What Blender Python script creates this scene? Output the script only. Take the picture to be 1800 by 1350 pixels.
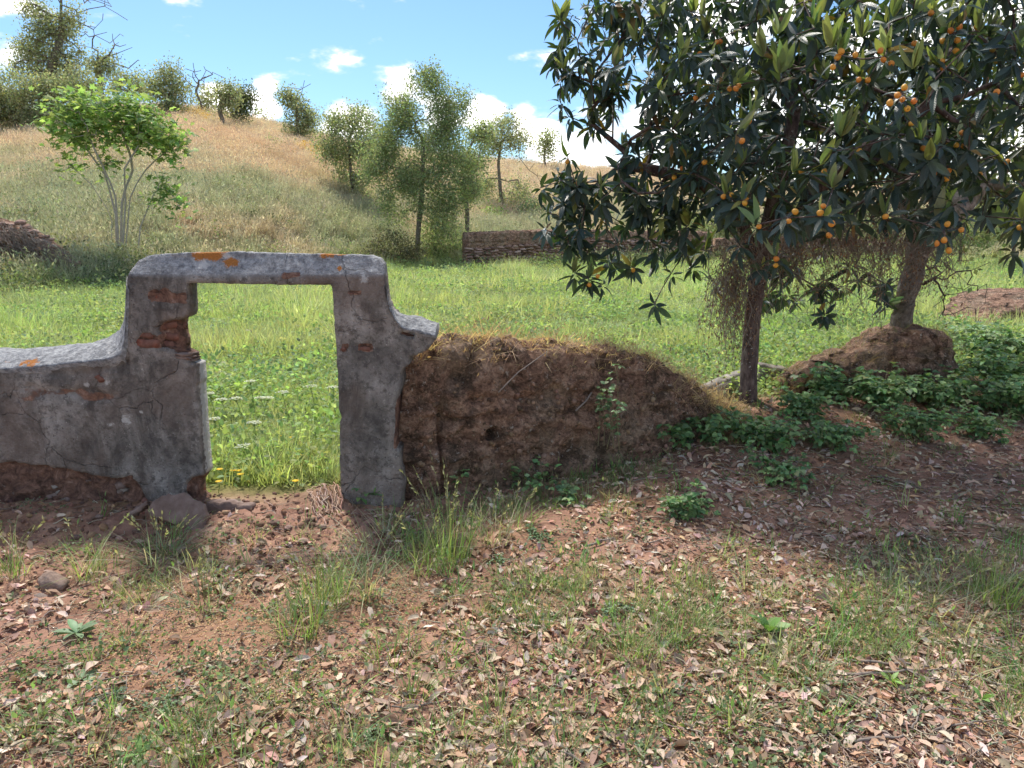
import bpy, math, random
import numpy as np
from mathutils import Vector, Matrix, Euler

for o in list(bpy.data.objects):
    bpy.data.objects.remove(o, do_unlink=True)
SC = bpy.context.scene
COL = SC.collection
RNG = np.random.default_rng(11)
random.seed(5)

# ------------------------------------------------------------------ camera, sky, sun, exposure
CAM_H, FPX, PITCH = 1.65, 1300.0, math.radians(12.0)
cam_d = bpy.data.cameras.new('camera')
cam_d.sensor_width = 36.0
cam_d.lens = FPX / 1800.0 * 36.0
cam_d.clip_start, cam_d.clip_end = 0.05, 2000.0
cam = bpy.data.objects.new('camera', cam_d)
COL.objects.link(cam)
cam.location = (0, 0, CAM_H)
cam.rotation_euler = (math.radians(90) - PITCH, 0, 0)
SC.camera = cam

SUN_EL, SUN_AZ = math.radians(57), math.radians(-20)      # azimuth from +Y (view direction) towards +X
sd = Vector((math.sin(SUN_AZ) * math.cos(SUN_EL), math.cos(SUN_AZ) * math.cos(SUN_EL), math.sin(SUN_EL)))
sun_d = bpy.data.lights.new('sun', 'SUN')
sun_d.energy, sun_d.angle, sun_d.color = 2.4, math.radians(8), (1.0, 0.945, 0.86)
sun = bpy.data.objects.new('sun', sun_d)
COL.objects.link(sun)
sun.rotation_euler = sd.to_track_quat('Z', 'Y').to_euler()
sun.location = (6, 10, 14)

SC.view_settings.view_transform = 'Standard'
SC.view_settings.look = 'None'
SC.view_settings.gamma = 1.0
SC.view_settings.use_curve_mapping = False
SC.view_settings.exposure = 1.22
SC.cycles.max_bounces = 5
SC.cycles.diffuse_bounces = 3
SC.cycles.glossy_bounces = 2
SC.cycles.transmission_bounces = 4
SC.cycles.transparent_max_bounces = 4
SC.cycles.use_adaptive_sampling = True
SC.cycles.adaptive_threshold = 0.02

def ray(px, py):
    a, b = (px - 900.0) / FPX, (py - 675.0) / FPX
    c, s = math.cos(PITCH), math.sin(PITCH)
    return np.array([a, c - b * s, -s - b * c])

def P(px, py, Y):
    """the place at depth Y (metres in front of the camera) seen at photo pixel px, py"""
    r = ray(px, py)
    return np.array([0, 0, CAM_H]) + r * (Y / r[1])

# world: sky with fair-weather clouds low over the horizon
world = bpy.data.worlds.new('World')
SC.world = world
world.use_nodes = True
wn, wl = world.node_tree.nodes, world.node_tree.links
wn.clear()

def N(nodes, t, **kw):
    n = nodes.new(t)
    for k, v in kw.items():
        if k.startswith('i_'):
            n.inputs[k[2:].replace('_', ' ')].default_value = v
        else:
            setattr(n, k, v)
    return n

def math_n(nodes, links, op, a, b=None, c=None, clamp=False):
    n = nodes.new('ShaderNodeMath')
    n.operation = op
    n.use_clamp = clamp
    for i, v in enumerate((a, b, c)):
        if v is None:
            continue
        if isinstance(v, (int, float)):
            n.inputs[i].default_value = v
        else:
            links.new(v, n.inputs[i])
    return n.outputs[0]

wout = N(wn, 'ShaderNodeOutputWorld')
bg = N(wn, 'ShaderNodeBackground')
bg.inputs['Strength'].default_value = 0.10
sky = N(wn, 'ShaderNodeTexSky', sky_type='NISHITA', sun_disc=False, sun_elevation=SUN_EL, sun_rotation=SUN_AZ,
        altitude=150.0, air_density=1.0, dust_density=0.6, ozone_density=1.6)
geo = N(wn, 'ShaderNodeTexCoord')
DIR = geo.outputs['Generated']
sep = N(wn, 'ShaderNodeSeparateXYZ')
wl.new(DIR, sep.inputs[0])
# generic cumulus out of view, cover raised to fill the shade, thicker near the horizon
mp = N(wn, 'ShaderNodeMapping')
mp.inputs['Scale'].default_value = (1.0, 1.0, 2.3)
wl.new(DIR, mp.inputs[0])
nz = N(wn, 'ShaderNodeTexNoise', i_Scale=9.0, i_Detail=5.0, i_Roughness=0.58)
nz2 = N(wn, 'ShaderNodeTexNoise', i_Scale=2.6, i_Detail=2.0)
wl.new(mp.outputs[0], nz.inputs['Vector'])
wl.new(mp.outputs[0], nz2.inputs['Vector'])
blob = None
for (px, py, r) in ((5, 5, .05), (8, 95, .045), (470, 150, .03), (470, 195, .036), (590, 200, .052), (620, 215, .055), (705, 160, .045),
                    (850, 205, .05), (925, 215, .04), (955, 235, .055), (1010, 245, .05), (1060, 250, .06), (1150, 240, .08),
                    (760, 205, .06), (1300, 120, .16), (1450, 230, .15), (1600, 60, .16), (1800, 40, .16), (1230, 20, .08),
                    (385, 175, .016), (385, 185, .03), (1750, 250, .12), (1950, 150, .16), (-120, 120, .12), (-200, 10, .1)):
    d = Vector(ray(px, py)).normalized()
    vm = N(wn, 'ShaderNodeVectorMath', operation='DISTANCE')
    wl.new(DIR, vm.inputs[0])
    vm.inputs[1].default_value = d
    m = math_n(wn, wl, 'MULTIPLY_ADD', vm.outputs['Value'], -1.0 / r, 1.0, True)
    blob = m if blob is None else math_n(wn, wl, 'MAXIMUM', blob, m)
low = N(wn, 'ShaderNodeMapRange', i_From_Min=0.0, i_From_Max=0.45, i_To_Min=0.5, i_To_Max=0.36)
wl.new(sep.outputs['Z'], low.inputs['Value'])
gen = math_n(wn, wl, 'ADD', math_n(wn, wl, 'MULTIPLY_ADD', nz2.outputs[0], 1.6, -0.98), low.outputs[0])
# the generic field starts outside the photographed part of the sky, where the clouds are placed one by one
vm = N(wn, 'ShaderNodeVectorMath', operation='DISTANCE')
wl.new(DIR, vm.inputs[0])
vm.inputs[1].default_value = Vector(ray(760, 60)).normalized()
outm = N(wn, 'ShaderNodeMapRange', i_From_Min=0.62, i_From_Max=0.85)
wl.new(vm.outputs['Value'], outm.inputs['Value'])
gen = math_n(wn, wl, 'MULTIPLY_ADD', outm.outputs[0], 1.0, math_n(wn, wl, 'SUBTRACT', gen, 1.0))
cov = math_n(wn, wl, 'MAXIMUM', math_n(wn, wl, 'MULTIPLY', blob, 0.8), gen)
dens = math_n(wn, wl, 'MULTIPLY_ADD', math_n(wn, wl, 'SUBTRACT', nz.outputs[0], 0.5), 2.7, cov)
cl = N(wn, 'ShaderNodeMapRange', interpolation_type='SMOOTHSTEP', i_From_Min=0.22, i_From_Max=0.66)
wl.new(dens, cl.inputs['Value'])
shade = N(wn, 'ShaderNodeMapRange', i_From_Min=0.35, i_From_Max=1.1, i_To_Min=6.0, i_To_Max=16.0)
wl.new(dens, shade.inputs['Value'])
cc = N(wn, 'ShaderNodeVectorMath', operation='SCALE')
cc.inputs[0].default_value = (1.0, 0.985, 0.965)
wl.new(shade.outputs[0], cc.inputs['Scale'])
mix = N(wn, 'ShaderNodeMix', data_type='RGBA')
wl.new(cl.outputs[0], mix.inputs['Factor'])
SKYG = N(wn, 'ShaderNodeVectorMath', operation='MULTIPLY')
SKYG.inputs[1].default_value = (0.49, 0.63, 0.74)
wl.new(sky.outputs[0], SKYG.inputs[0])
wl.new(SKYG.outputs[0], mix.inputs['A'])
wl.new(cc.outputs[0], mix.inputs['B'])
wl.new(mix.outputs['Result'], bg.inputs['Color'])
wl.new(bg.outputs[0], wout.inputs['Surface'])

# ------------------------------------------------------------------ numeric helpers
def _hash(ix, iy, iz, seed):
    h = (ix.astype(np.int64) * 374761393 + iy.astype(np.int64) * 668265263 + iz.astype(np.int64) * 1274126177 + seed * 974634777) & 0xFFFFFFFF
    h = ((h ^ (h >> 13)) * 1274126177) & 0xFFFFFFFF
    h = ((h ^ (h >> 16)) * 2246822519) & 0xFFFFFFFF
    return ((h ^ (h >> 15)) & 0xFFFFFF) / float(0xFFFFFF)

def vnoise(p, seed=0):
    p = np.asarray(p, float)
    i = np.floor(p).astype(np.int64)
    f = p - i
    f = f * f * (3 - 2 * f)
    r = 0
    for dx in (0, 1):
        for dy in (0, 1):
            for dz in (0, 1):
                w = (f[:, 0] if dx else 1 - f[:, 0]) * (f[:, 1] if dy else 1 - f[:, 1]) * (f[:, 2] if dz else 1 - f[:, 2])
                r = r + w * _hash(i[:, 0] + dx, i[:, 1] + dy, i[:, 2] + dz, seed)
    return r * 2 - 1

def fbm(p, octv=4, seed=0, gain=0.5):
    r, a, s = 0, 1.0, 0.0
    p = np.asarray(p, float)
    for k in range(octv):
        r = r + a * vnoise(p, seed + k)
        s += a
        a *= gain
        p = p * 2.03
    return r / s

def sstep(a, b, x):
    t = np.clip((np.asarray(x, float) - a) / (b - a), 0, 1)
    return t * t * (3 - 2 * t)

def xyz(x, y, z=0.0):
    x, y = np.asarray(x, float), np.asarray(y, float)
    return np.stack([x, y, np.zeros_like(x) + z], -1)

def unit(v):
    v = np.asarray(v, float)
    return v / np.maximum(np.linalg.norm(v, axis=-1, keepdims=True), 1e-9)

# ------------------------------------------------------------------ mesh helpers
def mesh(name, V, F, mat=None, tint=None, attrs=None, smooth=True):
    """V (n,3); F one (m,k) array or a list of such arrays"""
    V = np.asarray(V, np.float32)
    Fs = [np.asarray(f) for f in (F if isinstance(F, list) else [F]) if len(f)]
    me = bpy.data.meshes.new(name)
    me.vertices.add(len(V))
    me.vertices.foreach_set('co', V.ravel())
    if Fs:
        idx = np.concatenate([f.ravel() for f in Fs]).astype(np.int32)
        siz = np.concatenate([np.full(len(f), f.shape[1]) for f in Fs]).astype(np.int32)
        me.loops.add(len(idx))
        me.loops.foreach_set('vertex_index', idx)
        me.polygons.add(len(siz))
        st = np.concatenate([[0], np.cumsum(siz)[:-1]]).astype(np.int32)
        me.polygons.foreach_set('loop_start', st)
        me.update(calc_edges=True)
        if smooth:
            me.polygons.foreach_set('use_smooth', np.ones(len(siz), bool))
    if tint is not None:
        a = me.attributes.new('tint', 'FLOAT_COLOR', 'POINT')
        t = np.ones((len(V), 4), np.float32)
        t[:, :3] = tint
        a.data.foreach_set('color', t.ravel())
    for k, v in (attrs or {}).items():
        a = me.attributes.new(k, 'FLOAT', 'POINT')
        a.data.foreach_set('value', np.asarray(v, np.float32))
    if mat is not None:
        me.materials.append(mat)
    me.update()
    return me

def obj(name, me, parent=None, loc=None, rot=None, scale=None):
    o = bpy.data.objects.new(name, me)
    COL.objects.link(o)
    if parent is not None:
        o.parent = parent
    if loc is not None:
        o.location = loc
    if rot is not None:
        o.rotation_euler = rot
    if scale is not None:
        o.scale = scale
    return o

def tag(o, label=None, cat=None, group=None, kind=None):
    if label: o['label'] = label
    if cat: o['category'] = cat
    if group: o['group'] = group
    if kind: o['kind'] = kind
    return o

def empty(name, loc, label=None, cat=None, group=None):
    o = bpy.data.objects.new(name, None)
    o.empty_display_size = 0.1
    COL.objects.link(o)
    o.location = [float(c) for c in loc]
    return tag(o, label, cat, group)

class MB:
    """collects vertex and face arrays in world coordinates"""
    def __init__(s):
        s.V, s.F, s.T, s.n = [], {}, [], 0
    def add(s, V, F, tint=(1, 1, 1)):
        V = np.asarray(V, float).reshape(-1, 3)
        for f in (F if isinstance(F, list) else [F]):
            f = np.asarray(f)
            if len(f):
                s.F.setdefault(f.shape[1], []).append(f + s.n)
        s.V.append(V)
        t = np.asarray(tint, float)
        s.T.append(np.broadcast_to(t, (len(V), 3)) if t.ndim == 1 else t)
        s.n += len(V)
    def mesh(s, name, mat, origin=(0, 0, 0), smooth=True):
        V = np.concatenate(s.V) - np.asarray(origin, float)
        return mesh(name, V, [np.concatenate(v) for v in s.F.values()], mat, np.concatenate(s.T), None, smooth)
    def obj(s, name, mat, parent=None, smooth=True):
        o = np.zeros(3) if parent is None else np.array(parent.location)
        return obj(name, s.mesh(name, mat, o, smooth), parent)

def tube(pts, rad, sides=6, cap=True, wob=0.0, seed=0):
    pts = np.asarray(pts, float)
    n = len(pts)
    rad = np.broadcast_to(np.asarray(rad, float), (n,))
    t = unit(np.gradient(pts, axis=0))
    ref = np.array([0, 0, 1.0]) if abs(t[:, 2]).mean() < 0.75 else np.array([1.0, 0.1, 0])
    u = unit(np.cross(t, ref)); v = np.cross(t, u)
    a = np.linspace(0, 2 * math.pi, sides, endpoint=False)
    ring = np.cos(a)[None, :, None] * u[:, None] + np.sin(a)[None, :, None] * v[:, None]
    R = np.broadcast_to(rad[:, None], (n, sides)).copy()
    if wob:
        q = (pts[:, None] + ring * 0.12).reshape(-1, 3)
        R *= 1 + wob * fbm(q * 7.0, 3, seed).reshape(n, sides)
    V = (pts[:, None] + ring * R[..., None]).reshape(-1, 3)
    i = np.arange(n - 1)[:, None] * sides; j = np.arange(sides)[None]; k = (j + 1) % sides
    F = np.stack([i + j, i + k, i + k + sides, i + j + sides], -1).reshape(-1, 4)
    out = [F]
    if cap:
        out.append(np.array([list(range(sides))[::-1], [(n - 1) * sides + q for q in range(sides)]]))
    return V, out

def frames(d, up):
    y = unit(d)
    x = unit(np.cross(y, up)); z = np.cross(x, y)
    return x, y, z

def place(tV, tF, pos, d, up, scale, wid=None):
    """copies of a template (length along +Y, normal +Z) merged into one array"""
    x, y, z = frames(d, up)
    M = len(pos)
    s = np.broadcast_to(np.asarray(scale, float), (M,))
    w = s if wid is None else s * wid
    V = (pos[:, None] + x[:, None] * (tV[None, :, 0:1] * w[:, None, None]) + y[:, None] * (tV[None, :, 1:2] * s[:, None, None])
         + z[:, None] * (tV[None, :, 2:3] * s[:, None, None]))
    Fs = []
    for f in (tF if isinstance(tF, list) else [tF]):
        f = np.asarray(f)
        Fs.append((f[None] + (np.arange(M) * len(tV))[:, None, None]).reshape(-1, f.shape[1]))
    return V.reshape(-1, 3), Fs

def leaf_tpl(width=0.3, fold=0.12, droop=0.25, n=5, tip=0.75, twist=0.0, wave=0.0):
    """an elongated leaf: n rows of two quads"""
    V, F = [], []
    for i in range(n + 1):
        t = i / n
        w = width * 0.5 * (math.sin(math.pi * min(1, t ** tip * 0.98 + 0.012)) ** 0.8 + 0.02)
        zc = -droop * t * t
        for sgn in (-1, 0, 1):
            V.append((sgn * w, t * (1 - 0.25 * droop * t), zc + abs(sgn) * fold * w * 2 + sgn * twist * w * t + (wave * math.sin(9 * t + sgn) * w if sgn else 0)))
    for i in range(n):
        for j in range(2):
            a = i * 3 + j
            F.append((a, a + 1, a + 4, a + 3))
    return np.array(V), np.array(F)

QLEAF = (np.array([(0, 0, 0), (.32, .45, .06), (0, 1, -.05), (-.32, .45, .06)], float), np.array([(0, 1, 2), (0, 2, 3)]))
OVATE = leaf_tpl(0.72, 0.16, 0.22, 3, 0.72)
OVAL = leaf_tpl(0.62, 0.12, 0.15, 4, 0.9)

def blades(base, height, lean, az, width, bend=0.45, segs=3):
    """grass blades: arrays over M blades"""
    M = len(base)
    t = np.linspace(0, 1, segs + 1)[None, :, None]
    dirh = np.stack([np.cos(az), np.sin(az), np.zeros(M)], -1)[:, None]
    h = height[:, None, None]; ln = lean[:, None, None]
    c = base[:, None] + dirh * h * (ln * t + bend * ln * t * t)
    c[..., 2] += (height[:, None] * (t[..., 0] - 0.35 * np.minimum(lean, 1.4)[:, None] * t[..., 0] ** 2.2))
    side = np.stack([-np.sin(az), np.cos(az), np.zeros(M)], -1)[:, None]
    w = width[:, None, None] * 0.5 * (1.02 - t ** 1.5)
    V = np.stack([c - side * w, c + side * w], 2).reshape(-1, 3)
    k = (segs + 1) * 2
    f = np.array([(2 * i, 2 * i + 1, 2 * i + 3, 2 * i + 2) for i in range(segs)])
    F = (f[None] + (np.arange(M) * k)[:, None, None]).reshape(-1, 4)
    return V, F, k

# ------------------------------------------------------------------ materials
def new_mat(name):
    m = bpy.data.materials.new(name)
    m.use_nodes = True
    m.node_tree.nodes.clear()
    return m, m.node_tree.nodes, m.node_tree.links

def ramp(nodes, links, fac, stops):
    r = nodes.new('ShaderNodeValToRGB')
    e = r.color_ramp.elements
    while len(e) < len(stops):
        e.new(0.5)
    for el, (p, c) in zip(e, stops):
        el.position = p
        el.color = (*c, 1) if len(c) == 3 else c
    links.new(fac, r.inputs[0])
    return r.outputs[0]

def noise(nodes, links, vec, scale, detail=5, rough=0.55, dist=0.0):
    n = nodes.new('ShaderNodeTexNoise')
    n.inputs['Scale'].default_value = scale
    n.inputs['Detail'].default_value = detail
    n.inputs['Roughness'].default_value = rough
    n.inputs['Distortion'].default_value = dist
    if vec is not None:
        links.new(vec, n.inputs['Vector'])
    return n.outputs['Fac']

def mixc(nodes, links, fac, a, b, blend='MIX'):
    m = nodes.new('ShaderNodeMix')
    m.data_type = 'RGBA'
    m.blend_type = blend
    for s, v in (('Factor', fac), ('A', a), ('B', b)):
        if isinstance(v, (int, float)):
            m.inputs[s].default_value = v
        elif isinstance(v, tuple):
            m.inputs[s].default_value = (*v, 1)
        else:
            links.new(v, m.inputs[s])
    return m.outputs['Result']

def leaf_mat(name, trans=0.35, rough=0.55, inst=False, color=None, spec=0.3, tboost=(1.2, 1.2, 0.62), vein=0.0, var=0.25):
    """thin foliage: reflects and lets light through; colour from the tint attribute"""
    m, n, l = new_mat(name)
    out = n.new('ShaderNodeOutputMaterial')
    p = n.new('ShaderNodeBsdfPrincipled')
    p.inputs['Roughness'].default_value = rough
    p.inputs['Specular IOR Level'].default_value = spec
    if color is None:
        a = n.new('ShaderNodeAttribute')
        a.attribute_name = 'tint'
        a.attribute_type = 'INSTANCER' if inst else 'GEOMETRY'
        c = a.outputs['Color']
    else:
        r = n.new('ShaderNodeRGB')
        r.outputs[0].default_value = (*color, 1)
        c = r.outputs[0]
    g = n.new('ShaderNodeNewGeometry')
    rnd = g.outputs['Random Per Island']
    hv = n.new('ShaderNodeHueSaturation')
    l.new(c, hv.inputs['Color'])
    l.new(math_n(n, l, 'MULTIPLY_ADD', rnd, 2 * var, 1 - var), hv.inputs['Value'])
    l.new(math_n(n, l, 'MULTIPLY_ADD', rnd, 0.04, 0.48), hv.inputs['Hue'])
    c = hv.outputs[0]
    l.new(c, p.inputs['Base Color'])
    if vein:
        at = n.new('ShaderNodeAttribute'); at.attribute_name = 'vein'
        w = math_n(n, l, 'SINE', math_n(n, l, 'MULTIPLY', at.outputs['Fac'], 85.0))
        b = n.new('ShaderNodeBump')
        b.inputs['Strength'].default_value = vein
        b.inputs['Distance'].default_value = 0.003
        l.new(w, b.inputs['Height'])
        l.new(b.outputs[0], p.inputs['Normal'])
    t = n.new('ShaderNodeBsdfTranslucent')
    mc = mixc(n, l, 1.0, c, tboost, 'MULTIPLY')
    l.new(mc, t.inputs['Color'])
    ms = n.new('ShaderNodeMixShader')
    ms.inputs[0].default_value = trans
    l.new(p.outputs[0], ms.inputs[1]); l.new(t.outputs[0], ms.inputs[2])
    l.new(ms.outputs[0], out.inputs['Surface'])
    return m

def solid_mat(name, build, rough=0.9, bump=0.0, bdist=0.01, spec=0.25):
    """build(nodes, links, objcoord) -> (colour socket, height socket or None)"""
    m, n, l = new_mat(name)
    out = n.new('ShaderNodeOutputMaterial')
    p = n.new('ShaderNodeBsdfPrincipled')
    p.inputs['Roughness'].default_value = rough
    p.inputs['Specular IOR Level'].default_value = spec
    tc = n.new('ShaderNodeTexCoord')
    c, h = build(n, l, tc.outputs['Object'])
    l.new(c, p.inputs['Base Color'])
    if h is not None and bump:
        b = n.new('ShaderNodeBump')
        b.inputs['Strength'].default_value = bump
        b.inputs['Distance'].default_value = bdist
        l.new(h, b.inputs['Height'])
        l.new(b.outputs[0], p.inputs['Normal'])
    l.new(p.outputs[0], out.inputs['Surface'])
    return m

def attr(n, name, inst=False):
    a = n.new('ShaderNodeAttribute')
    a.attribute_name = name
    if inst:
        a.attribute_type = 'INSTANCER'
    return a

def b_plaster(n, l, co):
    mp = n.new('ShaderNodeMapping'); mp.inputs['Scale'].default_value = (1, 1, 0.55)
    l.new(co, mp.inputs[0])
    f1 = noise(n, l, mp.outputs[0], 4.5, 7, 0.72, 0.5)
    base = ramp(n, l, f1, [(0.35, (.055, .050, .045)), (0.44, (.145, .131, .117)), (0.53, (.25, .226, .202)), (0.66, (.41, .375, .34))])
    f2 = noise(n, l, co, 17, 6, 0.75)
    base = mixc(n, l, math_n(n, l, 'MULTIPLY', ramp(n, l, f2, [(0.50, (0, 0, 0)), (0.60, (1, 1, 1))]), 0.7), base, (.07, .062, .056))
    f3 = noise(n, l, co, 75, 3, 0.6)
    base = mixc(n, l, math_n(n, l, 'MULTIPLY', ramp(n, l, f3, [(0.63, (0, 0, 0)), (0.69, (1, 1, 1))]), ramp(n, l, f1, [(0.40, (.1, .1, .1)), (0.60, (.9, .9, .9))])), base, (.52, .49, .45))
    base = mixc(n, l, ramp(n, l, f3, [(0.30, (1, 1, 1)), (0.36, (0, 0, 0))]), base, (.05, .045, .04))
    f4 = noise(n, l, co, 1.9, 4, 0.6)
    base = mixc(n, l, math_n(n, l, 'MULTIPLY', ramp(n, l, f4, [(0.45, (0, 0, 0)), (0.62, (1, 1, 1))]), 0.5), base, (.25, .185, .15))
    base = mixc(n, l, math_n(n, l, 'MULTIPLY', ramp(n, l, f4, [(0.34, (1, 1, 1)), (0.46, (0, 0, 0))]), 0.55), base, (.11, .10, .095))
    vo = n.new('ShaderNodeTexVoronoi'); vo.feature = 'DISTANCE_TO_EDGE'; vo.inputs['Scale'].default_value = 2.6
    wv = n.new('ShaderNodeVectorMath'); wv.operation = 'MULTIPLY_ADD'
    nc = n.new('ShaderNodeTexNoise'); nc.inputs['Scale'].default_value = 5; nc.inputs['Detail'].default_value = 5
    l.new(co, nc.inputs['Vector']); l.new(nc.outputs['Color'], wv.inputs[0]); wv.inputs[1].default_value = (.22, .22, .22); l.new(co, wv.inputs[2])
    l.new(wv.outputs[0], vo.inputs['Vector'])
    crk = math_n(n, l, 'MULTIPLY', ramp(n, l, vo.outputs['Distance'], [(0.0, (1, 1, 1)), (0.007, (0, 0, 0))]), ramp(n, l, f4, [(0.46, (0, 0, 0)), (0.56, (1, 1, 1))]))
    base = mixc(n, l, math_n(n, l, 'MULTIPLY', crk, 0.5), base, (.04, .035, .03))
    # lichen crust on weather faces
    cr = attr(n, 'crust').outputs['Fac']
    f6 = noise(n, l, co, 26, 7, 0.8)
    crust = ramp(n, l, f6, [(0.34, (.10, .10, .105)), (0.47, (.25, .25, .255)), (0.58, (.42, .415, .41)), (0.70, (.66, .65, .63))])
    base = mixc(n, l, math_n(n, l, 'MULTIPLY', cr, 0.92), base, crust)
    f7 = noise(n, l, co, 42, 5, 0.75)
    li = math_n(n, l, 'ADD', attr(n, 'lichen').outputs['Fac'], math_n(n, l, 'MULTIPLY_ADD', f7, 1.7, -0.85))
    base = mixc(n, l, ramp(n, l, li, [(0.42, (0, 0, 0)), (0.56, (1, 1, 1))]), base, mixc(n, l, f2, (.50, .19, .04), (.33, .13, .04)))
    wh = math_n(n, l, 'ADD', attr(n, 'white').outputs['Fac'], math_n(n, l, 'MULTIPLY_ADD', f7, 2.0, -1.0))
    base = mixc(n, l, math_n(n, l, 'MULTIPLY', ramp(n, l, wh, [(0.40, (0, 0, 0)), (0.70, (1, 1, 1))]), 0.8), base, (.56, .54, .51))
    # bare core where the plaster is gone
    f8 = noise(n, l, co, 13, 7, 0.75, 0.6)
    core = ramp(n, l, f8, [(0.32, (.045, .03, .024)), (0.45, (.14, .078, .057)), (0.56, (.27, .15, .105)), (0.70, (.44, .30, .23))])
    dm = math_n(n, l, 'ADD', attr(n, 'dmg').outputs['Fac'], math_n(n, l, 'MULTIPLY_ADD', f8, 0.5, -0.25))
    base = mixc(n, l, ramp(n, l, dm, [(0.42, (0, 0, 0)), (0.5, (1, 1, 1))]), base, core)
    h = math_n(n, l, 'ADD', math_n(n, l, 'MULTIPLY', f2, 0.9), math_n(n, l, 'ADD', f3, math_n(n, l, 'MULTIPLY', f8, math_n(n, l, 'MULTIPLY_ADD', attr(n, 'dmg').outputs['Fac'], 1.8, 0.5))))
    h = math_n(n, l, 'SUBTRACT', h, math_n(n, l, 'MULTIPLY', crk, 1.2))
    return base, h
M_PLASTER = solid_mat('weathered_plaster', b_plaster, 0.95, 0.85, 0.016)

def b_brick(n, l, co):
    f = noise(n, l, co, 25, 6, 0.65)
    c = ramp(n, l, f, [(0.3, (.10, .032, .022)), (0.5, (.28, .09, .055)), (0.7, (.42, .18, .12))])
    d = noise(n, l, co, 9, 4)
    return mixc(n, l, math_n(n, l, 'MULTIPLY', ramp(n, l, d, [(0.44, (0, 0, 0)), (0.6, (1, 1, 1))]), 0.6), c, (.12, .09, .075)), f
M_BRICK = solid_mat('old_brick', b_brick, 0.9, 0.5, 0.008)

def b_earth(n, l, co):
    mp = n.new('ShaderNodeMapping'); mp.inputs['Scale'].default_value = (1, 1, 1.5)
    l.new(co, mp.inputs[0])
    f = noise(n, l, mp.outputs[0], 9, 8, 0.78, 0.4)
    c = ramp(n, l, f, [(0.34, (.06, .037, .025)), (0.44, (.19, .108, .072)), (0.52, (.33, .195, .13)), (0.60, (.46, .295, .2)), (0.74, (.62, .48, .37))])
    g = noise(n, l, co, 2.2, 3)
    c = mixc(n, l, math_n(n, l, 'MULTIPLY', ramp(n, l, g, [(0.48, (0, 0, 0)), (0.58, (1, 1, 1))]), 0.5), c, mixc(n, l, f, (.15, .115, .075), (.42, .32, .22)))
    mo = noise(n, l, co, 5.5, 7, 0.78)
    c = mixc(n, l, math_n(n, l, 'MULTIPLY', ramp(n, l, mo, [(0.52, (0, 0, 0)), (0.58, (1, 1, 1))]), 0.7), c, (.055, .04, .026))
    s = noise(n, l, co, 21, 4, 0.7)
    c = mixc(n, l, math_n(n, l, 'MULTIPLY', ramp(n, l, s, [(0.62, (0, 0, 0)), (0.68, (1, 1, 1))]), 0.8), c, (.52, .46, .39))
    t = noise(n, l, co, 55, 5, 0.75)
    c = mixc(n, l, 0.55, c, mixc(n, l, 1.0, c, ramp(n, l, t, [(0.35, (.35, .35, .35)), (0.62, (1.7, 1.7, 1.7))]), 'MULTIPLY'))
    return c, math_n(n, l, 'ADD', f, math_n(n, l, 'MULTIPLY', t, 0.7))
M_EARTH = solid_mat('rammed_earth', b_earth, 0.97, 1.0, 0.035)

def b_ground(n, l, co):
    f = noise(n, l, co, 5, 10, 0.68)
    soil = ramp(n, l, f, [(0.32, (.13, .066, .046)), (0.46, (.265, .142, .098)), (0.56, (.37, .208, .145)), (0.72, (.47, .30, .215))])
    g = noise(n, l, co, 60, 5, 0.7)
    soil = mixc(n, l, ramp(n, l, g, [(0.56, (0, 0, 0)), (0.7, (1, 1, 1))]), soil, (.38, .25, .16))
    a = noise(n, l, co, 1.3, 3)
    soil = mixc(n, l, math_n(n, l, 'MULTIPLY', ramp(n, l, a, [(0.45, (0, 0, 0)), (0.65, (1, 1, 1))]), 0.5), soil, mixc(n, l, g, (.17, .095, .05), (.42, .24, .12)))
    fg = noise(n, l, co, 0.9, 8, 0.65)
    fieldc = ramp(n, l, fg, [(0.35, (.10, .09, .04)), (0.5, (.13, .15, .04)), (0.65, (.19, .2, .06))])
    c = mixc(n, l, attr(n, 'field').outputs['Fac'], soil, fieldc)
    hg = noise(n, l, co, 0.35, 9, 0.7)
    hg2 = noise(n, l, co, 3.0, 6, 0.7)
    hill = ramp(n, l, hg, [(0.3, (.34, .27, .17)), (0.5, (.44, .34, .22)), (0.68, (.5, .36, .22))])
    hill = mixc(n, l, ramp(n, l, hg2, [(0.45, (0, 0, 0)), (0.7, (1, 1, 1))]), hill, (.33, .28, .18))
    c = mixc(n, l, attr(n, 'hill').outputs['Fac'], c, hill)
    return c, math_n(n, l, 'ADD', f, math_n(n, l, 'MULTIPLY', g, 0.35))
M_GROUND = solid_mat('soil', b_ground, 0.97, 0.7, 0.03)

def b_bark(n, l, co):
    mp = n.new('ShaderNodeMapping'); mp.inputs['Scale'].default_value = (1, 1, 0.35)
    l.new(co, mp.inputs[0])
    f = noise(n, l, mp.outputs[0], 26, 7, 0.65)
    c = ramp(n, l, f, [(0.32, (.045, .032, .028)), (0.5, (.12, .085, .075)), (0.68, (.24, .18, .155))])
    s = noise(n, l, co, 38, 3, 0.5)
    c = mixc(n, l, ramp(n, l, s, [(0.66, (0, 0, 0)), (0.7, (1, 1, 1))]), c, (.42, .4, .37))
    return c, f
M_BARK = solid_mat('brown_bark', b_bark, 0.9, 0.6, 0.02)

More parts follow.
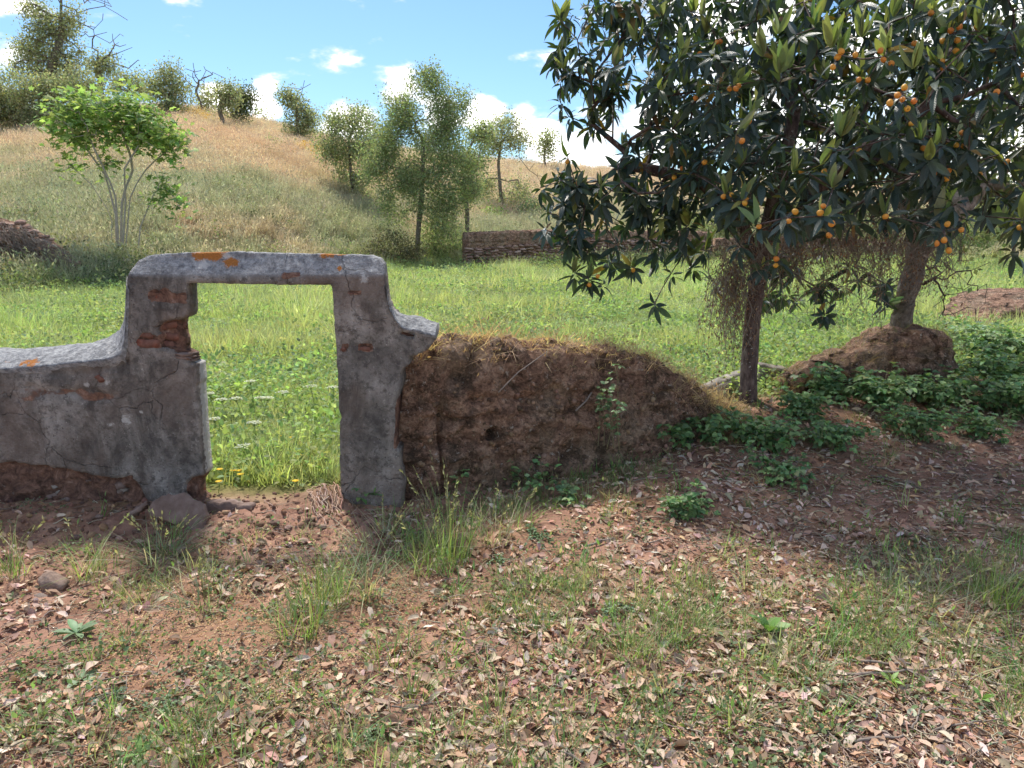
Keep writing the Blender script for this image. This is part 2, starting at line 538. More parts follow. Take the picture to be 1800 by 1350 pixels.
def b_bark2(n, l, co):
    f = noise(n, l, co, 18, 8, 0.7, 0.4)
    c = ramp(n, l, f, [(0.32, (.06, .05, .04)), (0.5, (.2, .165, .135)), (0.68, (.36, .32, .27))])
    s = noise(n, l, co, 3.0, 4)
    return mixc(n, l, math_n(n, l, 'MULTIPLY', ramp(n, l, s, [(0.45, (0, 0, 0)), (0.65, (1, 1, 1))]), 0.6), c, (.16, .14, .07)), f
M_BARK_GREY = solid_mat('grey_mossy_bark', b_bark2, 0.92, 0.9, 0.03)

def b_twig(n, l, co):
    f = noise(n, l, co, 20, 4)
    return mixc(n, l, f, (.16, .125, .1), (.34, .28, .235)), f
M_TWIG = solid_mat('dry_twig', b_twig, 0.85)
def b_stem(n, l, co):
    f = noise(n, l, co, 12, 4)
    return mixc(n, l, f, (.3, .26, .21), (.48, .44, .38)), f
M_FIGSTEM = solid_mat('pale_fig_bark', b_stem, 0.85)
def b_conc(n, l, co):
    f = noise(n, l, co, 9, 8, 0.65)
    c = ramp(n, l, f, [(0.3, (.11, .095, .08)), (0.5, (.25, .22, .185)), (0.7, (.42, .38, .33))])
    return c, f
M_CONC = solid_mat('old_concrete', b_conc, 0.92, 0.5, 0.01)
def b_slab(n, l, co):
    f = noise(n, l, co, 9, 8, 0.65)
    c = ramp(n, l, f, [(0.3, (.10, .066, .05)), (0.5, (.2, .135, .11)), (0.7, (.3, .225, .19))])
    return c, f
M_SLAB = solid_mat('soil_stained_plaster', b_slab, 0.93, 0.5, 0.012)
def b_tstone(n, l, co):
    f = noise(n, l, co, 5, 7, 0.65)
    t = attr(n, 'tint').outputs['Color']
    return mixc(n, l, 1.0, t, ramp(n, l, f, [(0.3, (.6, .55, .5)), (0.7, (1.3, 1.3, 1.3))]), 'MULTIPLY'), f
M_STONE = solid_mat('field_stone', b_tstone, 0.92, 0.5, 0.02)
def b_tplain(n, l, co):
    return attr(n, 'tint').outputs['Color'], None
M_TINT = solid_mat('tinted_matt', b_tplain, 0.85)
def b_fruit(n, l, co):
    t = attr(n, 'tint').outputs['Color']
    f = noise(n, l, co, 40, 3)
    oi = n.new('ShaderNodeObjectInfo')
    hv = n.new('ShaderNodeHueSaturation')
    l.new(t, hv.inputs['Color'])
    l.new(math_n(n, l, 'MULTIPLY_ADD', oi.outputs['Random'], 0.035, 0.483), hv.inputs['Hue'])
    l.new(math_n(n, l, 'MULTIPLY_ADD', f, 0.3, 0.85), hv.inputs['Value'])
    return hv.outputs[0], None
M_FRUIT = solid_mat('loquat_skin', b_fruit, 0.5, spec=0.4)

L_LOQ = leaf_mat('loquat_leaf_blade', 0.16, 0.36, spec=0.5, vein=0.5, tboost=(1.9, 2.2, 0.35), var=0.22)
L_NEW = leaf_mat('young_loquat_leaf', 0.42, 0.5, vein=0.4, tboost=(1.3, 1.3, 0.6))
L_TREE = leaf_mat('tree_leaf', 0.50, 0.6)
L_BRAM = leaf_mat('bramble_leaf', 0.28, 0.5, spec=0.35)
L_GRASS = leaf_mat('grass_blade', 0.45, 0.55)
L_INST = leaf_mat('scattered_blade', 0.52, 0.6, inst=True)
L_STRAW = leaf_mat('straw_blade', 0.42, 0.7, inst=True, tboost=(1.1, 1.02, 0.85), var=0.18)
L_DRY = leaf_mat('dry_leaf', 0.10, 0.8, inst=True, tboost=(1.1, .95, .7), spec=0.15, var=0.12)
L_DRYM = leaf_mat('dry_leaf_single', 0.10, 0.8, tboost=(1.1, .95, .7), spec=0.15, var=0.1)
M_ITINT = solid_mat('scattered_matt', lambda n, l, co: (attr(n, 'tint', True).outputs['Color'], None), 0.9)

# ------------------------------------------------------------------ scatter of uncountable things
def scatter(name, protos, pts, rot, scl, tint, label=None, cat=None, parent=None):
    """one object: prototypes (meshes) instanced on points"""
    col = bpy.data.collections.new(name + '_kinds')
    for k, me in enumerate(protos):
        col.objects.link(bpy.data.objects.new('%s_kind_%02d' % (name, k), me))
    n = len(pts)
    me = mesh(name, pts, [])
    for an, ty, key, val in (('rot', 'FLOAT_VECTOR', 'vector', rot), ('scl', 'FLOAT_VECTOR', 'vector', scl), ('idx', 'INT', 'value', RNG.integers(0, len(protos), n))):
        a = me.attributes.new(an, ty, 'POINT')
        v = np.asarray(val)
        if an == 'scl' and v.ndim == 1:
            v = np.repeat(v[:, None], 3, 1)
        a.data.foreach_set(key, np.ascontiguousarray(v, np.int32 if ty == 'INT' else np.float32).ravel())
    a = me.attributes.new('tint', 'FLOAT_COLOR', 'POINT')
    t = np.ones((n, 4), np.float32); t[:, :3] = tint
    a.data.foreach_set('color', t.ravel())
    ng = bpy.data.node_groups.new(name + '_nodes', 'GeometryNodeTree')
    ng.interface.new_socket('Geometry', in_out='INPUT', socket_type='NodeSocketGeometry')
    ng.interface.new_socket('Geometry', in_out='OUTPUT', socket_type='NodeSocketGeometry')
    gn, gl = ng.nodes, ng.links
    gi, go = gn.new('NodeGroupInput'), gn.new('NodeGroupOutput')
    ci = gn.new('GeometryNodeCollectionInfo')
    ci.inputs['Collection'].default_value = col
    ci.inputs['Separate Children'].default_value = True
    ci.inputs['Reset Children'].default_value = True
    ip = gn.new('GeometryNodeInstanceOnPoints')
    ip.inputs['Pick Instance'].default_value = True
    def na(nm, dt):
        x = gn.new('GeometryNodeInputNamedAttribute')
        x.data_type = dt
        x.inputs['Name'].default_value = nm
        return x.outputs['Attribute']
    er = gn.new('FunctionNodeEulerToRotation')
    gl.new(na('rot', 'FLOAT_VECTOR'), er.inputs[0])
    gl.new(gi.outputs[0], ip.inputs['Points'])
    gl.new(ci.outputs[0], ip.inputs['Instance'])
    gl.new(na('idx', 'INT'), ip.inputs['Instance Index'])
    gl.new(er.outputs[0], ip.inputs['Rotation'])
    gl.new(na('scl', 'FLOAT_VECTOR'), ip.inputs['Scale'])
    gl.new(ip.outputs[0], go.inputs[0])
    o = obj(name, me, parent)
    o.modifiers.new('scatter', 'NODES').node_group = ng
    return tag(o, label, cat, None, 'stuff')

def pick(pal, n, jit=0.12):
    pal = np.asarray(pal, float)
    c = pal[RNG.integers(0, len(pal), n)]
    return np.clip(c * (1 + RNG.normal(0, jit, (n, 1))) * (1 + RNG.normal(0, jit * 0.4, (n, 3))), 0.004, 0.9)

# ------------------------------------------------------------------ the ground: one sheet from the track to beyond the ridge
YW = 4.15                                   # depth of the gateway's front face
WLX = np.array([-30, P(600, 880, YW)[0], P(705, 860, 4.22)[0], P(1250, 735, 5.6)[0], P(1315, 700, 6.2)[0], P(1600, 620, 6.9)[0], 6.5, 30])
WLY = np.array([YW, YW, 4.25, 5.6, 6.15, 6.9, 7.3, 9.0])
RIDGE_Y = 75.0
_sk = [(-500, 175), (-200, 190), (0, 205), (200, 186), (340, 190), (450, 212), (600, 250), (800, 275), (940, 288), (1100, 302), (1400, 322), (1800, 330), (2400, 335)]
RA = np.array([P(a, b, RIDGE_Y)[0] / RIDGE_Y for a, b in _sk])
RZ = np.array([P(a, b, RIDGE_Y)[2] for a, b in _sk])

def zones(x, y):
    yf = 17.5 + 13.5 * sstep(-13.5, -5, x) + 3 * sstep(2, 14, x)
    yl = np.interp(x, WLX, WLY)
    field = sstep(-0.15, 0.5, y - yl)
    hill = sstep(2.0, 9.0, y - yf)
    return yf, yl, field, hill

def H(x, y):
    x = np.atleast_1d(np.asarray(x, float)); y = np.atleast_1d(np.asarray(y, float))
    yf, yl, field, hill = zones(x, y)
    z = 0.7 * sstep(0, 5.5, y - yf)
    R = np.interp(x / np.maximum(y, 5), RA, RZ)
    t = np.clip((y - yf - 4) / (RIDGE_Y - yf - 4), 0, 1)
    z = z + (R - 0.7) * (0.86 * t + 0.14 * np.sin(t * math.pi / 2)) * sstep(0.0, 0.08, t)
    z = z - np.maximum(y - RIDGE_Y, 0) * 0.16 * np.clip((y - RIDGE_Y) / 25, 0, 1)
    d = y - yl
    rt = sstep(0.3, 2.6, x)
    z = z + 0.20 * rt * np.exp(-(np.minimum(d, 0) / 1.0) ** 2) * np.exp(-(np.maximum(d, 0) / 2.0) ** 2)
    hx = P(552, 875, YW)[0]
    z = z + 0.10 * np.exp(-((x - hx - 0.05) / 0.16) ** 2 - ((y - 4.22) / 0.16) ** 2)
    z = z + 0.05 * np.exp(-((y - 4.0) / 0.4) ** 2) * (1 - sstep(-1.9, -0.9, x))
    q = xyz(x, y)
    near = np.exp(-np.maximum(y - 7, 0) / 6.0)
    z = z + 0.035 * fbm(q * 0.9, 3, 3) + near * (0.022 * fbm(q * 4.0, 3, 7) + 0.010 * fbm(q * 17.0, 2, 9))
    rub = np.exp(-((y - 3.9) / 0.42) ** 2) * (1 - sstep(-0.75, -0.35, x)) * near
    z = z + rub * 0.06 * np.abs(fbm(q * 9.0, 4, 21)) + rub * .02 * fbm(q * 30, 2, 23)
    far = sstep(12, 40, y)
    return z + far * 0.25 * fbm(q * 0.12, 4, 13)

def G(px, py, y0=1.5, y1=95):
    """where the view through photo pixel px, py meets the ground"""
    r = ray(px, py)
    ys = np.concatenate([np.arange(y0, 9, 0.01), np.arange(9, y1, 0.05)])
    p = np.array([0, 0, CAM_H]) + r[None] * (ys / r[1])[:, None]
    below = p[:, 2] <= H(p[:, 0], p[:, 1])
    k = int(np.argmax(below)) if below.any() else len(ys) - 1
    q = p[k]
    return np.array([q[0], q[1], float(H(q[0], q[1])[0])])

def gz(x, y, dz=0.0):
    return np.array([x, y, float(H(x, y)[0]) + dz])

def axis(segs):
    out = []
    for a, b, s in segs:
        out.append(np.arange(a, b, s))
    return np.concatenate(out + [np.array([segs[-1][1]])])
gx = axis([(-600, -120, 60), (-120, -24, 2.0), (-24, -6, 0.35), (-6, -3.2, 0.08), (-3.2, 4.8, 0.028), (4.8, 8, 0.08), (8, 24, 0.35), (24, 120, 2.0), (120, 600, 60)])
gy = axis([(-600, -40, 70), (-40, 0, 4), (0, 1.6, 0.2), (1.6, 6.6, 0.026), (6.6, 10, 0.09), (10, 30, 0.3), (30, 100, 0.7), (100, 200, 5), (200, 900, 70)])
X, Y = np.meshgrid(gx, gy)
XX, YY = X.ravel(), Y.ravel()
Z = H(XX, np.maximum(YY, 0))
nx, ny = len(gx), len(gy)
ii = (np.arange(ny - 1)[:, None] * nx + np.arange(nx - 1)[None]).ravel()
_, _, fz, hz = zones(XX, YY)
gm = mesh('ground', np.stack([XX, YY, Z], -1), np.stack([ii, ii + 1, ii + 1 + nx, ii + nx], -1), M_GROUND, None, {'field': fz, 'hill': hz})
tag(obj('ground', gm), 'reddish soil track, green meadow and dry grassy hillside', None, None, 'structure')

# ------------------------------------------------------------------ the gateway and its wall
def wp(px, py, Yp=YW):
    p = P(px, py, Yp)
    return (p[0], p[2])

def seg_dist(pts, poly):
    """nearest point on a closed polygon for each of pts (n,2)"""
    A = np.asarray(poly); B = np.roll(A, -1, 0)
    best = np.full(len(pts), 1e9); near = np.zeros_like(pts)
    for a, b in zip(A, B):
        ab = b - a
        t = np.clip(((pts - a) @ ab) / max(ab @ ab, 1e-12), 0, 1)
        q = a + t[:, None] * ab
        d = np.linalg.norm(pts - q, axis=1)
        m = d < best
        best[m] = d[m]; near[m] = q[m]
    return best, near

def inside(pts, poly):
    A = np.asarray(poly); B = np.roll(A, -1, 0)
    c = np.zeros(len(pts), bool)
    for a, b in zip(A, B):
        if a[1] == b[1]:
            continue
        m = ((a[1] > pts[:, 1]) != (b[1] > pts[:, 1])) & (pts[:, 0] < (b[0] - a[0]) * (pts[:, 1] - a[1]) / (b[1] - a[1]) + a[0])
        c ^= m
    return c

def slab(name, poly, cell, front, thick, rnd, attrs, mat, parent):
    """solid wall piece with outline poly (x,z): front(x,z,d) gives the depth of the face, thick(x,z) the thickness"""
    poly = np.asarray(poly)
    x0, z0 = poly.min(0) - cell; x1, z1 = poly.max(0) + cell
    xs = np.arange(x0, x1 + cell, cell); zs = np.arange(z0, z1 + cell, cell)
    cx, cz = np.meshgrid(xs[:-1] + cell / 2, zs[:-1] + cell / 2)
    ins = inside(np.stack([cx.ravel(), cz.ravel()], -1), poly)
    w = len(xs)
    iz, ix = np.divmod(np.nonzero(ins)[0], len(xs) - 1)
    f = np.stack([iz * w + ix, iz * w + ix + 1, (iz + 1) * w + ix + 1, (iz + 1) * w + ix], -1)
    u, inv = np.unique(f.ravel(), return_inverse=True)
    f = inv.reshape(-1, 4)
    p = np.stack([xs[u % w], zs[u // w]], -1)
    e = np.concatenate([f[:, [0, 1]], f[:, [1, 2]], f[:, [2, 3]], f[:, [3, 0]]])
    key = np.sort(e, 1); key = key[:, 0] * len(u) + key[:, 1]
    _, first, cnt = np.unique(key, return_index=True, return_counts=True)
    be = e[first[cnt == 1]]
    bv = np.unique(be)
    _, near = seg_dist(p[bv], poly)
    near = near + 0.25 * cell * np.stack([fbm(xyz(near[:, 0], near[:, 1]) * 40, 2, 5), fbm(xyz(near[:, 0], near[:, 1]) * 40, 2, 6)], -1)
    p[bv] = near - .006 * np.maximum(fbm(xyz(near[:, 0], near[:, 1]) * 13, 3, 8), 0)[:, None] * unit(near - p[bv] + 1e-9)
    d, _ = seg_dist(p, poly)
    yf = front(p[:, 0], p[:, 1])
    if rnd:
        k = np.clip(rnd - d, 0, rnd)
        yf = yf + rnd - np.sqrt(np.maximum(rnd * rnd - k * k, 0))
    yb = YW + thick(p[:, 0], p[:, 1])
    yb = np.maximum(yb, yf + 0.01)
    n = len(p)
    V = np.concatenate([np.stack([p[:, 0], yf, p[:, 1]], -1), np.stack([p[:, 0], yb, p[:, 1]], -1)])
    Fs = np.concatenate([f, f[:, ::-1] + n, np.stack([be[:, 1], be[:, 0], be[:, 0] + n, be[:, 1] + n], -1)])
    at = {k: np.concatenate([v(p[:, 0], p[:, 1])] * 2) for k, v in attrs.items()}
    jx0, jz1 = wp(338, 640)
    jamb = (p[:, 0] > jx0) & (p[:, 0] < jx0 + .12) & (p[:, 1] < jz1 + .01) & (d < .004)     # whitewash left on the lower reveal
    at['white'][n:][jamb] = 1.7
    at['dmg'][n:][jamb] = 0
    o = np.array(parent.location)
    return obj(name, mesh(name, V - o, Fs, mat, None, at, True), parent)

gate = empty('ruined_gateway', (P(470, 890, YW)[0], YW, 0.0), 'grey plastered doorless gateway with curved shoulders and lichen-stained lintel, plaster broken off', 'gateway')

def region(poly_px, soft=0.012, ns=0.02, seed=0):
    q = np.array([wp(*c) for c in poly_px])
    def f(x, z):
        pts = np.stack([x, z], -1)
        pts = pts + ns * np.stack([fbm(xyz(x, z) * 16, 3, seed), fbm(xyz(x, z) * 16, 3, seed + 50)], -1)
        d, _ = seg_dist(pts, q)
        s = np.where(inside(pts, q), d, -d)
        return sstep(-soft, soft, s)
    return f

def blobs(lst, seed=0):
    q = [(*wp(a, b), r / 303.0, s) for a, b, r, s in lst]
    def f(x, z):
        v = np.zeros_like(x)
        for cx, cz, r, st in q:
            dd = np.hypot((x - cx), (z - cz) * st)
            v = np.maximum(v, 1.0 - dd / (2 * r))
        return np.clip(v, 0, 1)
    return f

D_LOW = region([(-900, 800), (-300, 812), (-30, 812), (30, 816), (100, 822), (150, 832), (190, 845), (215, 842), (232, 838), (246, 862), (256, 890), (270, 960), (-900, 960)], seed=1)
D_BAND = region([(20, 690), (60, 683), (120, 678), (170, 680), (200, 690), (196, 705), (150, 708), (110, 700), (60, 708), (25, 704)], soft=0.03, ns=0.05, seed=2)
D_BAND2 = region([(30, 652), (110, 652), (200, 636), (228, 634), (226, 645), (180, 654), (120, 662), (40, 664)], soft=0.02, ns=0.03, seed=12)
D_TOP = region([(256, 510), (290, 511), (330, 516), (331, 533), (300, 531), (264, 531)], ns=0.03, seed=3)
D_HOLE = region([(345, 556), (322, 561), (292, 565), (279, 571), (276, 580), (284, 592), (285, 613), (304, 616), (312, 628), (346, 636), (360, 600)], ns=0.01, seed=4)
D_BRK = region([(236, 602), (250, 586), (262, 585), (274, 591), (288, 588), (288, 612), (246, 611)], soft=.006, ns=0.006, seed=5)
D_R1 = region([(610, 511), (636, 512), (635, 517), (616, 517)], soft=.006, ns=0.004, seed=6)
D_R2 = region([(598, 606), (612, 604), (608, 618), (600, 620)], soft=.008, ns=0.012, seed=7)
D_R3 = region([(628, 606), (652, 606), (655, 616), (640, 620), (628, 617)], soft=.012, ns=0.012, seed=8)
D_LINT = region([(496, 480), (525, 480), (532, 484), (505, 490), (495, 488)], soft=.006, ns=0.006, seed=9)
D_FOOT = region([(328, 850), (340, 842), (372, 832), (378, 890), (328, 878)], soft=.008, ns=0.01, seed=10)
D_HOLE_R = region([(703, 588), (712, 583), (725, 583), (727, 594), (716, 592)], soft=.008, ns=0.006, seed=11)
D_EDGE = region([(694, 715), (703, 690), (712, 720), (706, 760), (699, 790), (692, 788), (695, 750)], soft=.008, ns=0.006, seed=13)

ZC = wp(470, 486)[1]
XPL, XPR = wp(222, 560)[0], wp(690, 560)[0]

def dmg(x, z):
    v = np.zeros_like(x)
    for r in (D_LOW, D_TOP, D_HOLE, D_BRK, D_R1, D_R2, D_R3, D_LINT, D_FOOT, D_HOLE_R, D_EDGE):
        v = np.maximum(v, r(x, z))
    return np.maximum(v, 0.5 * D_BAND(x, z))

def front(x, z):
    n1 = fbm(xyz(x, z) * 2.2, 3, 31) * 0.012 + fbm(xyz(x, z) * 9, 4, 32) * 0.004
    rough = fbm(xyz(x, z) * 17, 4, 33)
    y = YW + n1
    y = y + 0.035 * D_LOW(x, z) * (0.9 + 0.9 * rough)
    y = y + 0.02 * D_BAND(x, z) * (1 + 1.2 * rough) + 0.015 * D_BAND2(x, z) * (1 + rough)
    y = y + 0.014 * np.maximum(D_TOP(x, z), np.maximum(D_R3(x, z), D_R2(x, z))) * (1 + 0.8 * rough) + 0.02 * D_EDGE(x, z)
    y = y + 0.055 * D_HOLE(x, z) + 0.012 * D_BRK(x, z) + 0.009 * np.maximum(D_R1(x, z), D_LINT(x, z)) + 0.05 * D_FOOT(x, z) * (1 + rough) + 0.06 * D_HOLE_R(x, z)
    return y + 0.075 * np.clip((z - ZC + .01 * fbm(xyz(x, z) * 12, 2, 35)) / 0.105, 0, 1) * sstep(XPL - .02, XPL + .03, x)

def thick(x, z):
    t = np.where(x < XPL + 0.004, 0.32, 0.135)
    return np.where(x > XPR, 0.2, t) + 0.05 * sstep(ZC, ZC + 0.1, z)

def crust(x, z):
    return np.clip(sstep(ZC - 0.005, ZC + 0.02, z) * (x > XPL - .01), 0, 1) * 0.95
lich = blobs([(345, 450, 14, 1.6), (365, 449, 17, 1.8), (380, 446, 10, 1.6), (398, 461, 9, 1.2), (408, 463, 6, 1), (568, 449, 12, 2.6), (592, 449, 6, 2), (595, 472, 4, 1)])
whit = blobs([(352, 466, 9, 1), (390, 450, 8, 1.5), (222, 739, 8, 1), (195, 747, 5, 1.6), (248, 724, 3, 1), (186, 672, 6, 1.4), (152, 676, 5, 1), (300, 870, 4, 1), (640, 490, 7, 1)])

OUT = [(-900, 960), (-900, 660), (-300, 656), (0, 652), (75, 650), (150, 640), (205, 631), (221, 612), (221.5, 580), (222, 530), (222.5, 495), (226, 475), (235, 458), (250, 449.5), (300, 446),
       (400, 443.5), (500, 447), (600, 449), (645, 450), (662, 456), (670, 465), (673, 476), (676, 497), (679, 520), (684, 537), (690, 549), (700, 566), (709, 578), (740, 584), (766, 592), (760, 604),
       (753, 614), (740, 621), (728, 625), (719.5, 627), (719, 640), (709, 649), (703.5, 657), (706, 670), (703.5, 685), (699.6, 698), (696, 747), (694, 787), (702, 795), (703.5, 826), (708, 845), (710, 858),
       (707, 872), (706, 960), (603, 960), (601.5, 880), (598, 852), (597, 741), (601, 733), (595.5, 718), (593.7, 660), (591.5, 640), (587, 554), (583, 501), (460, 499.5), (329, 497), (331, 549), (328, 557),
       (314, 562), (311, 580), (317, 596), (318, 618), (333, 624), (334, 638), (345, 641), (350, 740), (358, 835), (345, 852), (346, 875), (356, 884), (362, 960)]
body = slab('masonry', [wp(*c) for c in OUT], 0.0125, front, thick, 0.007, {'dmg': dmg, 'crust': crust, 'lichen': lich, 'white': whit}, M_PLASTER, gate)

def resample(pts, n):
    pts = np.asarray(pts, float)
    s = np.concatenate([[0], np.cumsum(np.linalg.norm(np.diff(pts, axis=0), axis=1))])
    u = np.linspace(0, s[-1], n)
    return np.stack([np.interp(u, s, pts[:, k]) for k in range(pts.shape[1])], -1)

def coping(fr, bk, yb, n, parent, lab, skirt=0.05, drop=0.3):
    """sloped mortar coping between a front lip and a back edge given as photo pixels at their own depths"""
    A = np.array([P(a, b, YW - 0.025) for a, b in resample(fr, n)])
    B = np.array([P(a, b, yb) for a, b in resample(bk, n)])
    m = 16
    rows = []
    lowA = A + np.array([0, 0.05, -skirt]); lowB = B + np.array([0, 0.01, -drop])
    rows.append(lowA)
    for k in range(m + 1):
        t = k / m
        c = A * (1 - t) + B * t
        c[:, 2] += 0.03 * math.sin(math.pi * t) + 0.0
        rows.append(c)
    rows.append(lowB)
    V = np.stack(rows, 1)
    q = V.reshape(-1, 3)
    nn = fbm(q * 7, 4, 61)
    nf = fbm(q * 38, 3, 62)
    q = q + np.stack([0 * nn, 0.010 * nn, 0.018 * nn + 0.009 * nf], -1)
    r = m + 3
    i = (np.arange(n - 1)[:, None] * r + np.arange(r - 1)[None]).ravel()
    F = np.stack([i, i + r, i + r + 1, i + 1], -1)
    caps = np.array([list(range(r)), [(n - 1) * r + k for k in range(r)][::-1]])
    ones = np.ones(len(q))
    li = np.zeros(len(q))
    for (a, b, rr) in ((55, 636, .045), (40, 640, .03), (8, 628, .035)):
        c = P(a, b, YW + .02)
        li = np.maximum(li, 0.82 - np.linalg.norm((q - c) * [1, .6, 1], axis=1) / (2 * rr))
    o = obj('coping', mesh('coping', q - np.array(parent.location), [F, caps], M_PLASTER, None,
            {'dmg': 0 * ones, 'crust': ones, 'lichen': np.clip(li, 0, 1), 'white': 0 * ones}), parent)
    o['label'] = lab
    return o
coping([(-900, 655), (-300, 652), (0, 649), (75, 647), (150, 637), (190, 630), (214, 622), (219, 600), (220, 570), (221, 540), (222, 500)],
       [(-900, 628), (-300, 621), (0, 613), (100, 608), (150, 602), (190, 594), (209, 583), (218, 566), (221.5, 545), (223, 520), (225, 490)], 4.48, 190, gate, 'rough sloping mortar coping sweeping up to the pillar')
coping([(679, 505), (681, 525), (684, 540), (690, 552), (699, 567), (708, 578), (722, 583), (740, 585), (765, 591)],
       [(677, 500), (680.5, 521), (684.5, 537), (691, 547), (700, 551), (709, 553.5), (735, 558), (753, 561), (772, 568)], 4.34, 70, gate, 'broken end of mortar coping', 0.03, 0.035)

def brick_mesh(lx, ly, lz, seed, ch=0.006):
    """a chipped brick: bevelled box with jittered corners"""
    r = np.random.default_rng(seed)
    V, F = [], []
    us = [0, ch / lx, 0.5, 1 - ch / lx, 1]
    g = np.array([(a, b, c) for a in us for b in (0, ch / ly, 1 - ch / ly, 1) for c in (0, ch / lz, 1 - ch / lz, 1)])
    return None

def chip_box(lx, ly, lz, seed, ch=0.005, jit=0.004):
    r = np.random.default_rng(seed)
    nx_, ny_, nz_ = 4, 2, 2
    pts = {}
    def vid(i, j, k):
        return pts.setdefault((i, j, k), len(pts))
    F = []
    for k, s in ((0, -1), (nz_, 1)):
        for i in range(nx_):
            for j in range(ny_):
                q = [vid(i, j, k), vid(i + 1, j, k), vid(i + 1, j + 1, k), vid(i, j + 1, k)]
                F.append(q if s > 0 else q[::-1])
    for j, s in ((0, 1), (ny_, -1)):
        for i in range(nx_):
            for k in range(nz_):
                q = [vid(i, j, k), vid(i + 1, j, k), vid(i + 1, j, k + 1), vid(i, j, k + 1)]
                F.append(q if s > 0 else q[::-1])
    for i, s in ((0, -1), (nx_, 1)):
        for j in range(ny_):
            for k in range(nz_):
                q = [vid(i, j, k), vid(i, j + 1, k), vid(i, j + 1, k + 1), vid(i, j, k + 1)]
                F.append(q if s > 0 else q[::-1])
    V = np.zeros((len(pts), 3))
    for (i, j, k), n_ in pts.items():
        c = np.array([(i / nx_ - .5) * lx, (j / ny_ - .5) * ly, (k / nz_ - .5) * lz])
        ex = (i in (0, nx_)) + (j in (0, ny_)) + (k in (0, nz_))
        if ex >= 2:
            c *= 1 - ch * (ex - 1) / np.array([lx, ly, lz])
        V[n_] = c + r.normal(0, jit, 3)
    return V, np.array(F)

def brick(px, py, w, h, depth, Yc, rot=0.0, seed=0, mat=M_BRICK, ry=0.0, name='brick'):
    """w, h in photo pixels at the gateway"""
    V, F = chip_box(w / 303.0, depth, h / 303.0, seed)
    o = obj(name, mesh(name, V, F, mat, None, None, False), gate)
    o.location = Vector(P(px, py, Yc)) - gate.location
    o.rotation_euler = (0, ry, rot)
    return o
# bricks laid bare in the broken pier
brick(262, 603, 46, 17, .07, YW + .041, 0, 1)
brick(262, 587.5, 30, 12, .07, YW + .044, 0, 2)
brick(300, 571, 34, 13, .09, YW + .085, 0.05, 3, ry=-.1)
brick(303, 588, 34, 12, .09, YW + .088, -0.12, 4, ry=.22)
brick(300, 604, 24, 13, .08, YW + .085, 0.2, 5, ry=.08)
brick(317, 605, 15, 13, .08, YW + .095, -0.1, 6, ry=.35)
brick(325, 572, 8, 11, .05, YW + .10, 0.1, 26, ry=-.2)
brick(293, 521, 66, 14, .06, YW + .043, 0, 7, ry=.04)
brick(624, 514, 25, 5.5, .06, YW + .036, 0, 8, ry=.02)
brick(515, 484, 34, 7, .06, YW + .036, 0, 9, ry=-.04)
brick(346, 848, 20, 9, .07, YW + .085, .06, 10, ry=-.25)
brick(345, 860, 24, 9, .08, YW + .09, -.05, 11, ry=.05)
brick(348, 873, 22, 10, .08, YW + .085, .04, 12)
brick(641, 613, 24, 9, .05, YW + .036, 0, 13)
brick(604, 612, 9, 10, .05, YW + .032, 0, 14)
brick(178, 664, 17, 9, .05, YW + .018, 0, 15, ry=.5)
for k, (a, b, w, h, r) in enumerate(((322, 621, 40, 5, .05), (326, 626, 38, 5, .1), (330, 631, 34, 5, -.05), (318, 634, 26, 6, .12), (336, 624, 20, 4, -.1))):
    brick(a, b, w, h, .12, YW + .062 + .004 * k, 0.1 * (k - 2), 40 + k, M_SLAB, r, 'mortar_bed')
# rubble stones of the core where the left wall's render has dropped
for k in range(46):
    r = np.random.default_rng(300 + k)
    a, b = r.uniform(-140, 238), r.uniform(838, 905)
    if b < np.interp(a, [-140, 60, 150, 240], [818, 830, 842, 856]):
        continue
    w = r.uniform(5, 18)
    brick(a, b, w, w * r.uniform(.4, .75), .05, YW + .044 + r.uniform(-.006, .012), r.uniform(-.3, .3), 500 + k, M_STONE if k % 3 == 0 else M_SLAB, r.uniform(-.35, .35), 'core_stone')
for o in gate.children:
    if o.name.startswith('core_stone') and o.data.materials[0] == M_STONE:
        a = o.data.attributes.new('tint', 'FLOAT_COLOR', 'POINT')
        a.data.foreach_set('color', np.tile(np.array([.3, .26, .22, 1], np.float32), len(o.data.vertices)))

